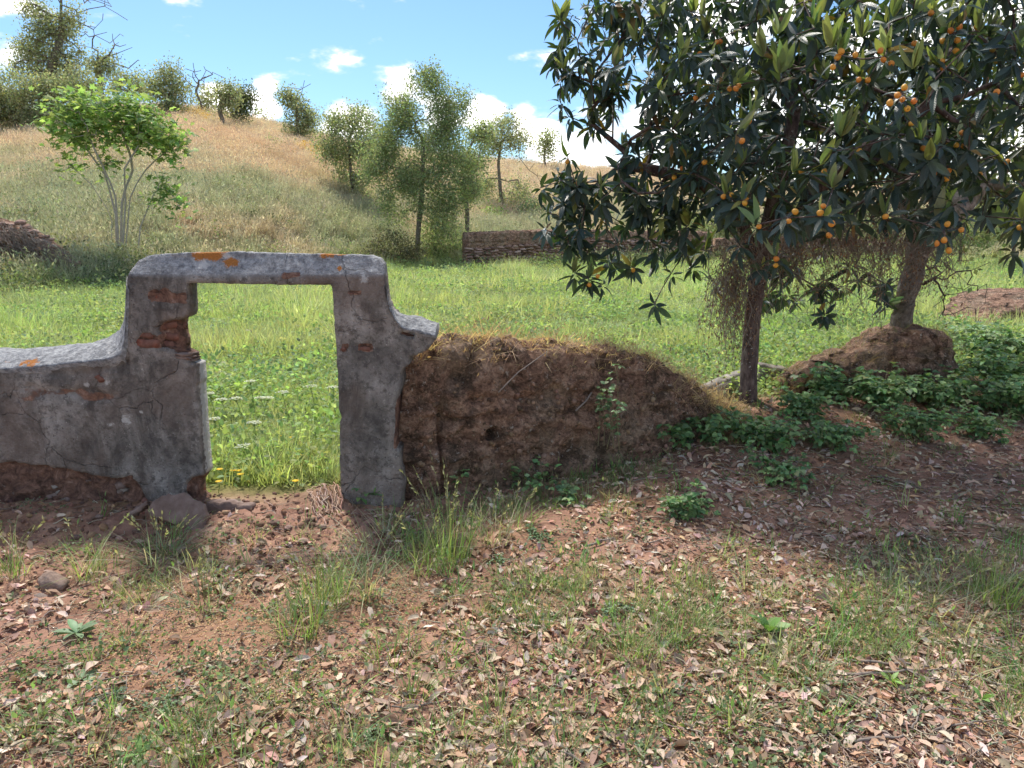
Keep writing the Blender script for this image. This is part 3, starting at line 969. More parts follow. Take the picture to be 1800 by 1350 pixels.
# ------------------------------------------------------------------ rammed-earth wall running on from the gateway
def earth_body(name, line, hs, wid, seed, parent, rough=1.0, capround=0.14, pit=None):
    """a worn earth wall: line [(x,y)], heights hs above the ground at the same stations"""
    L = np.asarray(line, float)
    n = max(30, int(np.linalg.norm(np.diff(L, axis=0), axis=1).sum() / 0.016))
    c = resample(np.column_stack([L, hs, wid]), n)
    ctr, hh, ww = c[:, :2], c[:, 2], c[:, 3]
    t = unit(np.gradient(ctr, axis=0)); nrm = np.stack([t[:, 1], -t[:, 0]], -1)      # towards the camera
    m1, m2, m3 = 56, 22, 20
    prof = []
    for k in range(m1): prof.append((0.5, -0.12 + k / m1))
    for k in range(m2 + 1): prof.append((0.5 - k / m2, None))
    for k in range(1, m3 + 1): prof.append((-0.5, 1 - k / m3 * 1.1))
    r = len(prof)
    V = np.zeros((n, r, 3))
    base = H(ctr[:, 0], ctr[:, 1])
    for j, (o_, h_) in enumerate(prof):
        if h_ is None:
            bul = math.sqrt(max(0, 1 - (2 * o_) ** 2))
            zz = hh * (1 - 0.10) + hh * 0.10 * bul + 0.02 * bul
        else:
            zz = hh * h_ * 0.90
        batter = 0.06 * (1 - (h_ if h_ is not None else 1))
        off = o_ * ww + np.sign(o_) * batter
        V[:, j, 0] = ctr[:, 0] + nrm[:, 0] * off
        V[:, j, 1] = ctr[:, 1] + nrm[:, 1] * off
        V[:, j, 2] = base + zz
    q = V.reshape(-1, 3)
    d = 0.06 * fbm(q * 2.6, 3, seed) + 0.055 * fbm(q * 8, 4, seed + 5) + 0.028 * fbm(q * 24, 3, seed + 9) - 0.05 * np.abs(fbm(q * [4.5, 4.5, 9], 3, seed + 14))
    lay = q[:, 2] * 7.5 + 0.7 * fbm(q * 1.5, 2, seed + 40)
    d = d + 0.022 * (np.abs((lay % 1.0) - 0.5) * 2 - .5)
    gl = fbm(np.stack([q[:, 0] * 3.2, q[:, 1] * 3.2, q[:, 2] * .5], -1), 2, seed + 33)
    d = d - 0.09 * np.exp(-(gl / .06) ** 2) * sstep(.0, .4, fbm(q * 1.1, 2, seed + 35) + .15)
    up = fbm(q * 11, 3, seed + 20) * 0.05
    N3 = np.stack([np.repeat(nrm[:, 0], r), np.repeat(nrm[:, 1], r), np.zeros(n * r)], -1)
    so = np.tile(np.sign([p_[0] for p_ in prof]), n)
    if pit is not None:
        for pc, pr, pd in pit:
            g_ = np.exp(-(np.linalg.norm((q - pc) * [1, 0.4, 1], axis=1) / pr) ** 4)
            d = d - pd * g_ * (so > 0)
    q = q + N3 * (d * so * rough)[:, None]
    q[:, 2] += up
    i = (np.arange(n - 1)[:, None] * r + np.arange(r - 1)[None]).ravel()
    F = np.stack([i, i + r, i + r + 1, i + 1], -1)
    caps = np.array([list(range(r)), [(n - 1) * r + k for k in range(r)][::-1]])
    if parent is None:
        return obj(name, mesh(name, q, [F, caps], M_EARTH)), q
    return obj(name, mesh(name, q - np.array(parent.location), [F, caps], M_EARTH), parent), q

def hz_at(px, py, Yp):
    p = P(px, py, Yp)
    return p[2] - float(H(p[0], p[1])[0])
ew = empty('earth_wall', tuple(gz(P(900, 800, 4.7)[0], 4.7)), 'crumbling brown rammed earth wall topped with dry grass beside the gateway', 'wall')
est = [(640, 612, 4.52), (708, 607, 4.53), (770, 603, 4.60), (830, 600, 4.70), (880, 594, 4.78), (950, 606, 4.90), (1010, 612, 5.0), (1060, 614, 5.1), (1110, 626, 5.22), (1145, 636, 5.32), (1170, 650, 5.40), (1205, 672, 5.52), (1245, 702, 5.66), (1290, 722, 5.80)]
eline = [(P(a, b, y)[0], y) for a, b, y in est]
ehs = [max(0.04, hz_at(a, b, y)) for a, b, y in est]
pits = [(P(867, 763, 4.47), 0.035, 0.14), (P(712, 650, 4.32), 0.06, 0.08), (P(945, 800, 4.62), 0.045, 0.07), (P(1010, 790, 4.75), 0.10, 0.08)]
eb, EQ = earth_body('earth_core', eline, ehs, [.42] * 9 + [.40, .36, .34, .3, .25], 101, ew, 1.0, pit=pits)
# ------------------------------------------------------------------ worn stump of the same wall under the old tree
em = empty('earth_stump', tuple(gz(P(1570, 640, 6.95)[0], 6.95)), 'worn hump of old earth wall holding the roots of the grey tree', 'wall remnant')
mst = [(1375, 664, 6.55), (1410, 648, 6.6), (1450, 633, 6.65), (1490, 622, 6.7), (1525, 606, 6.75), (1550, 590, 6.8), (1580, 577, 6.85), (1612, 577, 6.9), (1632, 584, 6.95), (1642, 606, 7.0), (1650, 640, 7.05)]
earth_body('earth_core', [(P(a, b, y)[0], y) for a, b, y in mst], [max(.04, hz_at(a, b, y)) for a, b, y in mst], [.3, .35, .4, .45, .5, .55, .6, .6, .55, .45, .3], 151, em, 1.35)
# ------------------------------------------------------------------ plant builders
def rot_about(v, k, a):
    """rotate vectors v about unit axes k by angles a"""
    c, s = np.cos(a)[..., None], np.sin(a)[..., None]
    return v * c + np.cross(k, v) * s + k * np.sum(k * v, -1, keepdims=True) * (1 - c)

def ell_points(n, c, r, shell=0.45, rng=RNG):
    v = unit(rng.normal(size=(n, 3)))
    q = rng.uniform(shell ** 3, 1, n) ** (1 / 3)
    return np.asarray(c) + v * q[:, None] * np.asarray(r)

def grow(trunks, tips, w=0.3, step=0.3, sag=0.05, wig=0.06, rng=RNG, keep=0.6):
    """branches that join every tip to the trunks; returns chains of (points, tip counts)"""
    cap = 200000
    Pn = np.zeros((cap, 3)); par = np.full(cap, -1); pl = np.zeros(cap); dr = np.zeros((cap, 3))
    n = 0
    roots = []
    att = []
    for tr in trunks:
        tr = np.asarray(tr, float)
        for k, p in enumerate(tr):
            Pn[n] = p
            if k == 0:
                roots.append(n)
            else:
                par[n] = n - 1; dr[n] = unit(p - tr[k - 1])
            pl[n] = 0 if k < len(tr) * keep else 0.0
            att.append(k >= len(tr) * keep)
            n += 1
    ok = np.zeros(cap, bool); ok[:n] = att
    end = Pn[n - 1]
    order = np.argsort(np.min([np.linalg.norm(tips - np.asarray(t)[-1], axis=1) for t in trunks], axis=0))
    tipnodes = []
    for ti in order:
        t = tips[ti]
        d = np.linalg.norm(Pn[:n] - t, axis=1)
        cost = d + w * pl[:n] + np.where(ok[:n], 0, 1e6)
        j = int(np.argmin(cost))
        k = max(1, int(d[j] / step))
        a = Pn[j]
        mid = a + dr[j] * d[j] * 0.35
        last = j
        for q in range(1, k + 1):
            s = q / k
            p = (1 - s) ** 2 * a + 2 * s * (1 - s) * (0.55 * mid + 0.45 * (a + t) / 2) + s * s * t
            p = p + (rng.normal(0, wig, 3) * d[j] ** 0.5 * 0.6 if q < k else 0)
            p[2] -= sag * math.sin(math.pi * s) * d[j]
            Pn[n] = p; par[n] = last; pl[n] = pl[last] + np.linalg.norm(p - Pn[last]); dr[n] = unit(p - Pn[last]); ok[n] = True
            last = n; n += 1
        tipnodes.append((ti, last))
    cnt = np.zeros(n, int)
    for _, k in tipnodes:
        while k >= 0:
            cnt[k] += 1; k = par[k]
    kids = [[] for _ in range(n)]
    for k in range(n):
        if par[k] >= 0:
            kids[par[k]].append(k)
    chains = []
    stack = [(r, None) for r in roots]
    while stack:
        k, pre = stack.pop()
        ch = ([pre] if pre is not None else []) + [k]
        while kids[ch[-1]]:
            ks = sorted(kids[ch[-1]], key=lambda z: -cnt[z])
            for o_ in ks[1:]:
                stack.append((o_, ch[-1]))
            ch.append(ks[0])
        if len(ch) >= 2:
            cc = cnt[ch].astype(float)
            if pre is not None:
                cc[0] = cc[1]
            chains.append((Pn[ch], np.maximum(cc, 1)))
    tdir = np.zeros_like(tips)
    for ti, k in tipnodes:
        tdir[ti] = dr[k]
    return chains, tdir

def wood(chains, ntips, rt, rmin, trunk_mat, parent, flare=0.3, big=9, power=0.5, split=None, names=('trunk', 'branches'), wob=0.12):
    """trunk (first chains) and branches as two parts"""
    tr, br = MB(), MB()
    base = np.array(parent.location)
    for k, (p, c) in enumerate(chains):
        r = np.maximum(rt * (c / ntips) ** power, rmin)
        thick = r[0] > rt * (split or 0.45)
        if thick:
            p = p.copy()
            r = r * (1 + flare * np.exp(-np.maximum(p[:, 2] - base[2], 0) / 0.18))
            q = resample(np.column_stack([p, r]), max(len(p) * 3, 6))
            V, F = tube(q[:, :3], q[:, 3], big + 5, True, wob, k)
            tr.add(V, F)
        else:
            V, F = tube(p, r, 6 if r[0] > rt * 0.15 else 4, False)
            br.add(V, F)
    a = tr.obj(names[0], trunk_mat, parent) if tr.n else None
    b = br.obj(names[1], trunk_mat, parent) if br.n else None
    if b: b['kind'] = 'stuff'
    return a, b

def leaf_cloud(mb, tpl, ctr, spread, per, size, pal, out_c=None, sj=0.3, jit=0.15, upb=0.3, rng=RNG, light=None):
    """per leaves round every centre, merged; leaves face outward and up"""
    n = len(ctr) * per
    c = np.repeat(ctr, per, 0)
    off = rng.normal(0, 1, (n, 3)) * spread
    pos = c + off
    d = unit(rng.normal(0, 1, (n, 3)) + np.array([0, 0, -0.25]))
    up = unit(rng.normal(0, 0.8, (n, 3)) + np.array([0, 0, upb]) + unit(off) * 0.5)
    V, F = place(tpl[0], tpl[1], pos, d, up, size * (1 + rng.uniform(-sj, sj, n)))
    mb.add(V, F, np.repeat(pick(pal, n, jit), len(tpl[0]), 0))

OAK = [(0.303, 0.352, 0.209), (0.369, 0.399, 0.256), (0.256, 0.303, 0.184), (0.448, 0.463, 0.32)]  # far crown palettes below are paled, putting air haze into the leaf colour
SAGE = [(0.411, 0.439, 0.283), (0.481, 0.481, 0.34), (0.34, 0.375, 0.234)]
SPRING = [(0.286, 0.357, 0.198), (0.346, 0.413, 0.224), (0.25, 0.312, 0.185), (0.406, 0.434, 0.277)]
FIGC = [(.26, .38, .14), (.33, .46, .17), (.22, .33, .13), (.42, .52, .21)]

def far_tree(name, label, Yd, trunk, lobes, per, size, pal, rt, cat='tree', dead=(), tips_per=26, group=None, spread=None, dead_r=0.02, bark=M_BARK_GREY, base_on_ground=True, seed=0):
    """trunk: list of photo pixels from the ground up; lobes: (px, py, rx, ry) crown masses in pixels; dead: bare branch tips"""
    rng = np.random.default_rng(1000 + seed)
    sc = Yd / FPX
    pts = np.array([P(a, b, Yd) for a, b in trunk])
    if base_on_ground:
        pts[0, 2] = float(H(pts[0, 0], pts[0, 1])[0]) - 0.05
    pts[1:, 1] += rng.normal(0, 0.15, len(pts) - 1)
    root = empty(name, pts[0], label, cat, group)
    per = 26 if per else 0
    rt = rt * .62
    spread = 0.0062 * Yd
    size = 0.0028 * Yd
    tips = []
    tl = []
    for (a, b, rx, ry) in lobes:
        n = max(8, int(tips_per * 1.15 * (rx * ry / 900.0) ** 0.8 * (1 + 14 / rx)))
        t = ell_points(n * 2, P(a, b, Yd), (rx * sc, rx * sc * 0.9, ry * sc), 0.3, rng)
        gap = fbm(t * 1.1, 2, seed + 60) + rng.normal(0, .14, len(t))
        t = t[np.argsort(-gap)[:n]]
        tl.append(t)
    live = np.concatenate(tl) if tl else np.zeros((0, 3))
    dead = [(a + dx_, b + dy_) for a, b in dead for dx_, dy_ in [(0, 0)] + [tuple(v) for v in rng.normal(0, 9, (3, 2))]]
    dd = np.array([P(a, b, Yd) + np.array([0, rng.normal(0, rt * 6), 0]) for a, b in dead]) if len(dead) else np.zeros((0, 3))
    tips = np.concatenate([live, dd])
    chains, td = grow([resample(pts, 10)], tips, 0.25, max(0.2, 0.011 * Yd), 0.0, 0.17, rng, 0.4)
    wood(chains, len(tips), rt, max(0.006, rt * 0.07, dead_r * 0.7 if len(dead) else 0), bark, root, 0.25, 7, 0.5, 0.5)
    if len(live):
        mb = MB()
        leaf_cloud(mb, QLEAF, live, spread, per, size, pal, rng=rng)
        mb.obj('crown', L_TREE, root)['kind'] = 'stuff'
    return root
# ------------------------------------------------------------------ grass, litter and other ground cover
def in_view(n, y0, y1, power, m=1.12, rng=RNG, pad=1.0):
    """random ground points in the camera's field, denser towards the near end"""
    u = rng.uniform(0, 1, n)
    y = (y0 ** (1 - power) + u * (y1 ** (1 - power) - y0 ** (1 - power))) ** (1 / (1 - power)) if power != 1 else y0 * (y1 / y0) ** u
    hw = 0.70 * m * y + pad
    x = rng.uniform(-1, 1, n) * hw
    return x, y

def clump(name, nb, rad, h0, h1, w, lean, mat, seed, segs=3, seed_heads=0):
    rng = np.random.default_rng(seed)
    a = rng.uniform(0, 2 * math.pi, nb); r = rad * np.sqrt(rng.uniform(0, 1, nb))
    base = np.stack([r * np.cos(a), r * np.sin(a), np.full(nb, -0.01)], -1)
    az = a + rng.normal(0, 0.9, nb)
    V, F, k = blades(base, rng.uniform(h0, h1, nb), np.abs(rng.normal(lean, lean * 0.5, nb)), az, w * rng.uniform(.6, 1.3, nb), 0.5, segs)
    Vs, Fs = [V], [F]
    if seed_heads:
        tipsel = rng.choice(nb, seed_heads, replace=False)
        pos = (V.reshape(nb, k, 3)[tipsel, k - 2] + V.reshape(nb, k, 3)[tipsel, k - 1]) / 2
        hd = rng.normal(0, .5, (seed_heads, 3)) + [0, 0, .8]
        v2, f2 = place(QLEAF[0] * [.5, 1, 1], QLEAF[1], pos, hd, rng.normal(0, 1, (seed_heads, 3)), w * 9)
        Vs.append(v2); Fs += [f + len(V) for f in f2]
    return mesh(name, np.concatenate(Vs), Fs, mat)

def sprig(name, nl, rad, h, size, tpl, mat, seed, flat=0.5):
    rng = np.random.default_rng(seed)
    pos = rng.normal(0, 1, (nl, 3)) * [rad, rad, 0] ; pos[:, 2] = h * rng.uniform(0.1, 1, nl) * np.exp(-(np.hypot(pos[:, 0], pos[:, 1]) / (2 * rad)) ** 2)
    d = unit(np.stack([pos[:, 0], pos[:, 1], rng.normal(.2, .4, nl) * rad], -1) + rng.normal(0, .5, (nl, 3)) * rad)
    up = unit(rng.normal(0, 1 - flat, (nl, 3)) + [0, 0, 1])
    V, F = place(tpl[0], tpl[1], pos, d, up, size * rng.uniform(.6, 1.3, nl))
    return mesh(name, V, F, mat)

def zrot(n, tilt=0.1):
    return np.stack([RNG.normal(0, tilt, n), RNG.normal(0, tilt, n), RNG.uniform(0, 6.283, n)], -1)

def fmask(x, y, scale, seed, lo, hi):
    return sstep(lo, hi, fbm(xyz(x, y) * scale, 3, seed))

FG = [(.46, .53, .22), (.52, .57, .27), (.40, .48, .21), (.58, .60, .38), (.50, .54, .33)]
# --- meadow grass
gp = [clump('meadow_kind', 34, .13, .10, .30, .007, .45, L_INST, 10 + k, 3) for k in range(3)] + [clump('meadow_kind', 40, .16, .05, .16, .010, .7, L_INST, 20 + k, 2) for k in range(3)]
x, y = in_view(37000, 4.6, 40, 1.15, 1.22)
yf, yl, fz, hz = zones(x, y)
k = (fz > 0.5) & (y - yl > 0.3 + 1.3 * RNG.uniform(0, 1, len(x)) ** 1.5) & (y < yf + 8 * RNG.uniform(0, 1, len(x)))
k &= RNG.uniform(0, 1, len(x)) < np.clip(0.18 + 1.3 * fmask(x, y, .8, 40, -.4, .25), 0, 1)
x, y = x[k], y[k]
n = len(x)
t = pick(FG, n, .14)
yel = fmask(x, y, .22, 41, -.1, .5)[:, None]
t = t * (1 - .35 * yel) + np.array([.50, .47, .26]) * .35 * yel
dk = fmask(x, y, .45, 44, .0, .5)[:, None]
t = t * (1 - .6 * dk) + np.array([.22, .33, .16]) * .6 * dk
s = RNG.uniform(.6, 1.35, n) * (0.62 + .18 * sstep(6, 14, y) + y / 40) * (0.55 + .75 * fmask(x, y, .5, 42, -.4, .4))
scatter('meadow_grass', gp, np.stack([x, y, H(x, y)], -1), zrot(n), s, t, 'bright green grass covering the meadow behind the walls', 'grass')
# --- broad-leaved weeds in the meadow
wp_ = [sprig('weed_kind', 42, .12, .15, .034, OVAL, L_INST, 60 + k) for k in range(4)]
x, y = in_view(15000, 4.7, 34, 1.3)
yf, yl, fz, hz = zones(x, y)
k = (fz > .6) & (y < yf + 6) & (RNG.uniform(0, 1, len(x)) < .25 + .75 * fmask(x, y, .55, 44, -.2, .4) + .5 * sstep(1, 5, x))
x, y = x[k], y[k]; n = len(x)
scatter('meadow_weeds', wp_, np.stack([x, y, H(x, y)], -1), zrot(n), RNG.uniform(.7, 1.7, n) * (0.8 + y / 40), pick([(.30, .42, .17), (.36, .47, .18), (.25, .36, .18), (.44, .51, .26)], n),
        'low broad-leaved weeds mixed into the meadow grass', 'weeds')
# --- dry grass on the hillside
hp = [clump('hill_kind', 46, .30, .22, .62, .014, .35, L_STRAW, 80 + k, 2, 14) for k in range(4)] + [clump('hill_kind', 60, .36, .08, .26, .02, .8, L_STRAW, 90 + k, 2, 0) for k in range(2)]
x, y = in_view(48000, 18, 84, 1.0)
yf, yl, fz, hz = zones(x, y)
k = (y > yf + 1 + 5 * RNG.uniform(0, 1, len(x)))
x, y = x[k], y[k]; n = len(x)
yf, yl, fz, hz = zones(x, y)
up_ = (y - yf) / (RIDGE_Y - yf)
STRAW = [(.74, .62, .43), (.66, .55, .38), (.80, .71, .52), (.62, .51, .36)]
t = pick(STRAW, n, .1)
gr = np.clip(1.25 * (1 - sstep(.12, .62, up_ + .25 * fbm(xyz(x, y) * .12, 3, 45))) * fmask(x, y, .25, 46, -.6, .35), 0, .85)[:, None]
t = t * (1 - gr) + pick([(.42, .48, .29), (.35, .42, .25), (.52, .53, .36)], n) * gr
px_ = x / y * 1370 + 900
og = (np.exp(-((px_ - 430) / 150) ** 2 - ((up_ - .55) / .16) ** 2) + .8 * np.exp(-((px_ - 130) / 120) ** 2 - ((up_ - .45) / .12) ** 2))[:, None]
og = np.clip(.27 * og * (.5 + fmask(x, y, .3, 47, -.4, .3)[:, None]), 0, .7)
t = t * (1 - og) + np.array([.72, .46, .27]) * og
yw = (RNG.uniform(0, 1, n) < .55 * (np.exp(-((px_ - 345) / 26) ** 2 - ((up_ - .83) / .05) ** 2) + np.exp(-((px_ - 545) / 26) ** 2 - ((up_ - .60) / .05) ** 2)))
t[yw] = (.72, .48, .03)
scatter('hill_grass', hp, np.stack([x, y, H(x, y)], -1), zrot(n), RNG.uniform(.6, 1.25, n), t, 'dry straw and orange grass covering the hillside', 'grass')
# --- scrub at the foot of the slope
sp_ = [sprig('scrub_kind', 90, .42, .75, .10, QLEAF, L_INST, 120 + k, .3) for k in range(4)]
x, y = in_view(11000, 16, 62, .6)
yf, yl, fz, hz = zones(x, y)
dd = y - yf
pr = np.exp(-((dd - 4.0) / 3.0) ** 2) * .8 + .42 * sstep(4, 8, dd) * (1 - sstep(14, 34, dd)) * fmask(x, y, .5, 71, .0, .3) + (x < -8) * np.exp(-((dd - 1.5) / 3) ** 2) * .5
k = RNG.uniform(0, 1, len(x)) < pr * (.35 + 1.1 * fmask(x, y, .3, 48, -.4, .4))
x, y = x[k], y[k]; n = len(x)
scatter('undergrowth', sp_, np.stack([x, y, H(x, y)], -1), zrot(n), RNG.uniform(.3, 1.0, n), pick([(.15, .2, .11), (.2, .24, .13), (.13, .18, .10), (.30, .28, .19), (.24, .28, .15)], n), 'grey-green scrub along the foot of the slope', 'undergrowth')

# --- tall weeds behind the old tree at the right
x = RNG.uniform(2.6, 11, 1500); y = RNG.uniform(7.0, 17, 1500)
k = (x / y > .30) & (RNG.uniform(0, 1, 1500) < .25 + fmask(x, y, .6, 72, -.3, .3) * np.exp(-np.maximum(y - 9, 0) / 4)) & (np.abs(x - P(1750, 520, 13)[0]) > 1.2)
x, y = x[k], y[k]; n = len(x)
scatter('tall_weeds', sp_, np.stack([x, y, H(x, y)], -1), zrot(n), RNG.uniform(.25, .62, n), pick([(.30, .42, .16), (.26, .37, .15), (.38, .47, .22), (.24, .33, .16)], n), 'tall leafy weeds in the meadow behind the old grey tree', 'weeds')
# --- fallen leaves of the track
def dead_leaf(seed, L=1.0):
    r = np.random.default_rng(seed)
    V, F = leaf_tpl(r.uniform(.32, .52), r.uniform(-.15, .45), r.uniform(-.45, .45), 5, r.uniform(.75, 1.05), r.uniform(-.5, .5), r.uniform(0, .3))
    V = V.copy()
    V[:, 0] *= 1 + .15 * np.sin(V[:, 1] * 9 + seed)
    V[:, 1] -= .5
    V[:, 2] += 0.06
    return V, F
DLV = [dead_leaf(700 + k) for k in range(9)]
LIT = [(.56, .40, .30), (.47, .32, .23), (.62, .47, .37), (.38, .25, .18), (.57, .41, .30), (.66, .53, .43), (.54, .33, .22), (.33, .21, .15)]
def lit_mask(x, y):
    yl = np.interp(x, WLX, WLY)
    m = .30 + .55 * sstep(-1.2, .9, x) + 1.15 * fbm(xyz(x, y) * 1.8, 4, 49)
    m += .55 * sstep(.2, .9, x) * sstep(3.3, 3.9, y)
    m *= 1 - .75 * np.exp(-((y - 3.9) / .5) ** 2) * (1 - sstep(-.9, .2, x))
    return m * (y < yl - .02)
x, y = in_view(38000, 1.7, 7.4, 1.1, 1.4, pad=.4)
k = RNG.uniform(0, 1, len(x)) < np.clip(lit_mask(x, y), 0, 1)
x, y = x[k], y[k]; n = len(x)
scatter('leaf_litter', [mesh('litter_kind', V, F, L_DRY) for V, F in DLV], np.stack([x, y, H(x, y) + .004 + .008 * RNG.uniform(0, 1, n)], -1),
        np.stack([RNG.normal(0, .42, n), RNG.normal(0, .42, n), RNG.uniform(0, 6.28, n)], -1), (.013 + .047 * RNG.uniform(0, 1, n) ** 1.3) * (1 + .06 * y), pick(LIT, n, .16),
        'dry brown leaves littering the track', 'leaf litter')
# --- crumbs of soil and straw bits
def lump(seed, r=.5, n=1):
    rng = np.random.default_rng(seed)
    t = (1 + 5 ** .5) / 2
    V = unit(np.array([(-1, t, 0), (1, t, 0), (-1, -t, 0), (1, -t, 0), (0, -1, t), (0, 1, t), (0, -1, -t), (0, 1, -t), (t, 0, -1), (t, 0, 1), (-t, 0, -1), (-t, 0, 1)], float))
    F = np.array([(0, 11, 5), (0, 5, 1), (0, 1, 7), (0, 7, 10), (0, 10, 11), (1, 5, 9), (5, 11, 4), (11, 10, 2), (10, 7, 6), (7, 1, 8), (3, 9, 4), (3, 4, 2), (3, 2, 6), (3, 6, 8), (3, 8, 9), (4, 9, 5), (2, 4, 11), (6, 2, 10), (8, 6, 7), (9, 8, 1)])
    for _ in range(n):
        new, cache, F2 = [], {}, []
        def mid(a, b):
            k_ = (min(a, b), max(a, b))
            if k_ not in cache:
                cache[k_] = len(V) + len(new); new.append(unit(V[a] + V[b]))
            return cache[k_]
        for a, b, c in F:
            ab, bc, ca = mid(a, b), mid(b, c), mid(c, a)
            F2 += [(a, ab, ca), (b, bc, ab), (c, ca, bc), (ab, bc, ca)]
        V = np.concatenate([V, np.array(new)]); F = np.array(F2)
    V = V * r * (1 + .35 * fbm(V * 1.3 + seed, 2, seed))[:, None] * rng.uniform(.7, 1.2, 3)
    return V, F
x, y = in_view(22000, 1.7, 5.6, 1.0, 1.4, pad=.4)
yl = np.interp(x, WLX, WLY)
rb = np.exp(-((y - 3.92) / .42) ** 2) * (1 - sstep(-.7, -.1, x))
k = (RNG.uniform(0, 1, len(x)) < .2 + 1.0 * rb) & (y < yl + .2 * (x < -.5))
x, y = x[k], y[k]; n = len(x); rb = rb[k]
s = RNG.uniform(.004, .013, n) * (1 + 2.4 * rb * RNG.uniform(0, 1, n) ** 3)
scatter('soil_crumbs', [mesh('crumb_kind', *lump(k_, .8, 0), M_ITINT) for k_ in range(5)], np.stack([x, y, H(x, y)], -1), zrot(n, 1), s, pick([(.2, .11, .075), (.28, .16, .11), (.15, .085, .06), (.33, .2, .12)], n),
        'crumbs of red soil on the track', 'soil')
tw = []
for k_ in range(5):
    r = np.random.default_rng(k_ + 5)
    pts = np.stack([np.linspace(-.5, .5, 6), .04 * r.normal(size=6), .02 * r.normal(size=6)], -1)
    tw.append(mesh('straw_kind', *tube(pts, .009, 4, False), M_ITINT))
x, y = in_view(15500, 1.7, 7.2, 1.1, 1.4, pad=.4)
yl = np.interp(x, WLX, WLY)
k = (y < yl) & (RNG.uniform(0, 1, len(x)) < .3 + .7 * sstep(0, 2.0, x))
x, y = x[k], y[k]; n = len(x)
scatter('straw_bits', tw, np.stack([x, y, H(x, y) + .008], -1), np.stack([RNG.normal(0, .08, n), RNG.normal(0, .12, n), RNG.uniform(0, 6.28, n)], -1),
        np.stack([RNG.uniform(.04, .17, n), RNG.uniform(.14, .35, n), RNG.uniform(.14, .35, n)], -1), pick([(.34, .26, .19), (.25, .17, .12), (.46, .38, .28)], n), 'bits of straw and thin twigs on the track', 'straw')
bit = [mesh('husk_kind', *place(QLEAF[0], QLEAF[1], np.random.default_rng(k_).normal(0, .7, (7, 3)) * [1, 1, .15] + [0, 0, .3], np.random.default_rng(k_ + 9).normal(0, 1, (7, 3)) * [1, 1, .3], np.tile([0, 0, 1.0], (7, 1)), .55), L_DRY) for k_ in range(4)]
x, y = in_view(25000, 1.7, 5.4, 1.3, 1.4, pad=.4)
yl = np.interp(x, WLX, WLY)
k = (y < yl - .3) & (RNG.uniform(0, 1, len(x)) < .12 + fmask(x, y, 1.5, 58, -.05, .3) * (.5 + .5 * (1 - sstep(-.5, 1.8, x))))
x, y = x[k], y[k]; n = len(x)
scatter('oak_husks', bit, np.stack([x, y, H(x, y) + .003], -1), zrot(n, .15), RNG.uniform(.008, .02, n), pick([(.55, .33, .17), (.62, .42, .25), (.46, .26, .14), (.5, .36, .22)], n), 'tiny orange-brown husks strewn over the soil', 'husks')
# --- short grass and weeds of the track
sg = [clump('turf_kind', 18, .05, .03, .13, .004, .5, L_INST, 160 + k_, 3) for k_ in range(4)] + [clump('turf_kind', 9, .03, .06, .2, .0045, .35, L_INST, 170 + k_, 3, 2) for k_ in range(2)]
x, y = in_view(16000, 1.6, 6.6, 1.1, 1.4, pad=.4)
yl = np.interp(x, WLX, WLY)
m = fmask(x, y, 1.1, 52, -.15, .35) * (.25 + .75 * np.exp(-((y - 3.1) / .9) ** 2))
m *= sstep(1.9, 2.9, y) * .75 + .25
m = 1.25 * m * (1 - .93 * np.exp(-((y - 3.75) / .6) ** 4) * (1 - sstep(-1.0, -.3, x))) + .25 * np.exp(-((x - 2.0) / .7) ** 2 - ((y - 3.3) / .6) ** 2) + .28 * np.exp(-((x - .6) / .8) ** 2 - ((y - 2.9) / .5) ** 2)
m = m + .55 * np.exp(-((y - yl + .4) / .25) ** 2) * sstep(-.75, -.5, x) * (1 - sstep(.5, 1.3, x))
k = (y < yl - .1) & (RNG.uniform(0, 1, len(x)) < m)
x, y = x[k], y[k]; n = len(x)
scatter('track_grass', sg, np.stack([x, y, H(x, y)], -1), zrot(n, .15), RNG.uniform(.4, 1.15, n), pick([(.21, .34, .12), (.26, .40, .14), (.18, .30, .12), (.33, .40, .19), (.42, .41, .26)], n), 'sparse short grass on the track', 'grass')
wk = [sprig('herb_kind', 26, .045, .045, .016, OVAL, L_INST, 180 + k_, .5) for k_ in range(4)]
x, y = in_view(3200, 1.6, 6.8, 1.0, 1.4, pad=.4)
yl = np.interp(x, WLX, WLY)
k = (y < yl - .05) & (RNG.uniform(0, 1, len(x)) < .15 + .6 * fmask(x, y, 1.3, 53, -.05, .4))
x, y = x[k], y[k]; n = len(x)
scatter('track_herbs', wk, np.stack([x, y, H(x, y)], -1), zrot(n, .15), RNG.uniform(.5, 1.4, n), pick([(.19, .27, .15), (.24, .31, .19), (.18, .26, .12), (.25, .33, .13)], n), 'small creeping herbs on the track', 'weeds')
# ------------------------------------------------------------------ the loquat tree
def vein_attr(V, along_n):
    """phase of the side veins: along the blade minus a slant outwards"""
    return V
LQT = []
for k in range(6):
    LQT.append(leaf_tpl(.27 + .02 * (k % 3), .10 + .05 * (k % 2), [.10, .25, .4, .55, .2, .35][k], 6, .82, .15 * (k % 3 - 1), .05))
def vein_of(V):
    w = max(1e-6, np.abs(V[:, 0]).max())
    return V[:, 1] - 0.35 * np.abs(V[:, 0]) / w * 0.4

lq_base = gz(*P(1315, 700, 6.2)[:2])
loq = empty('loquat_tree', lq_base, 'loquat tree with long dark glossy leaves and small orange fruits', 'tree')
rng = np.random.default_rng(77)
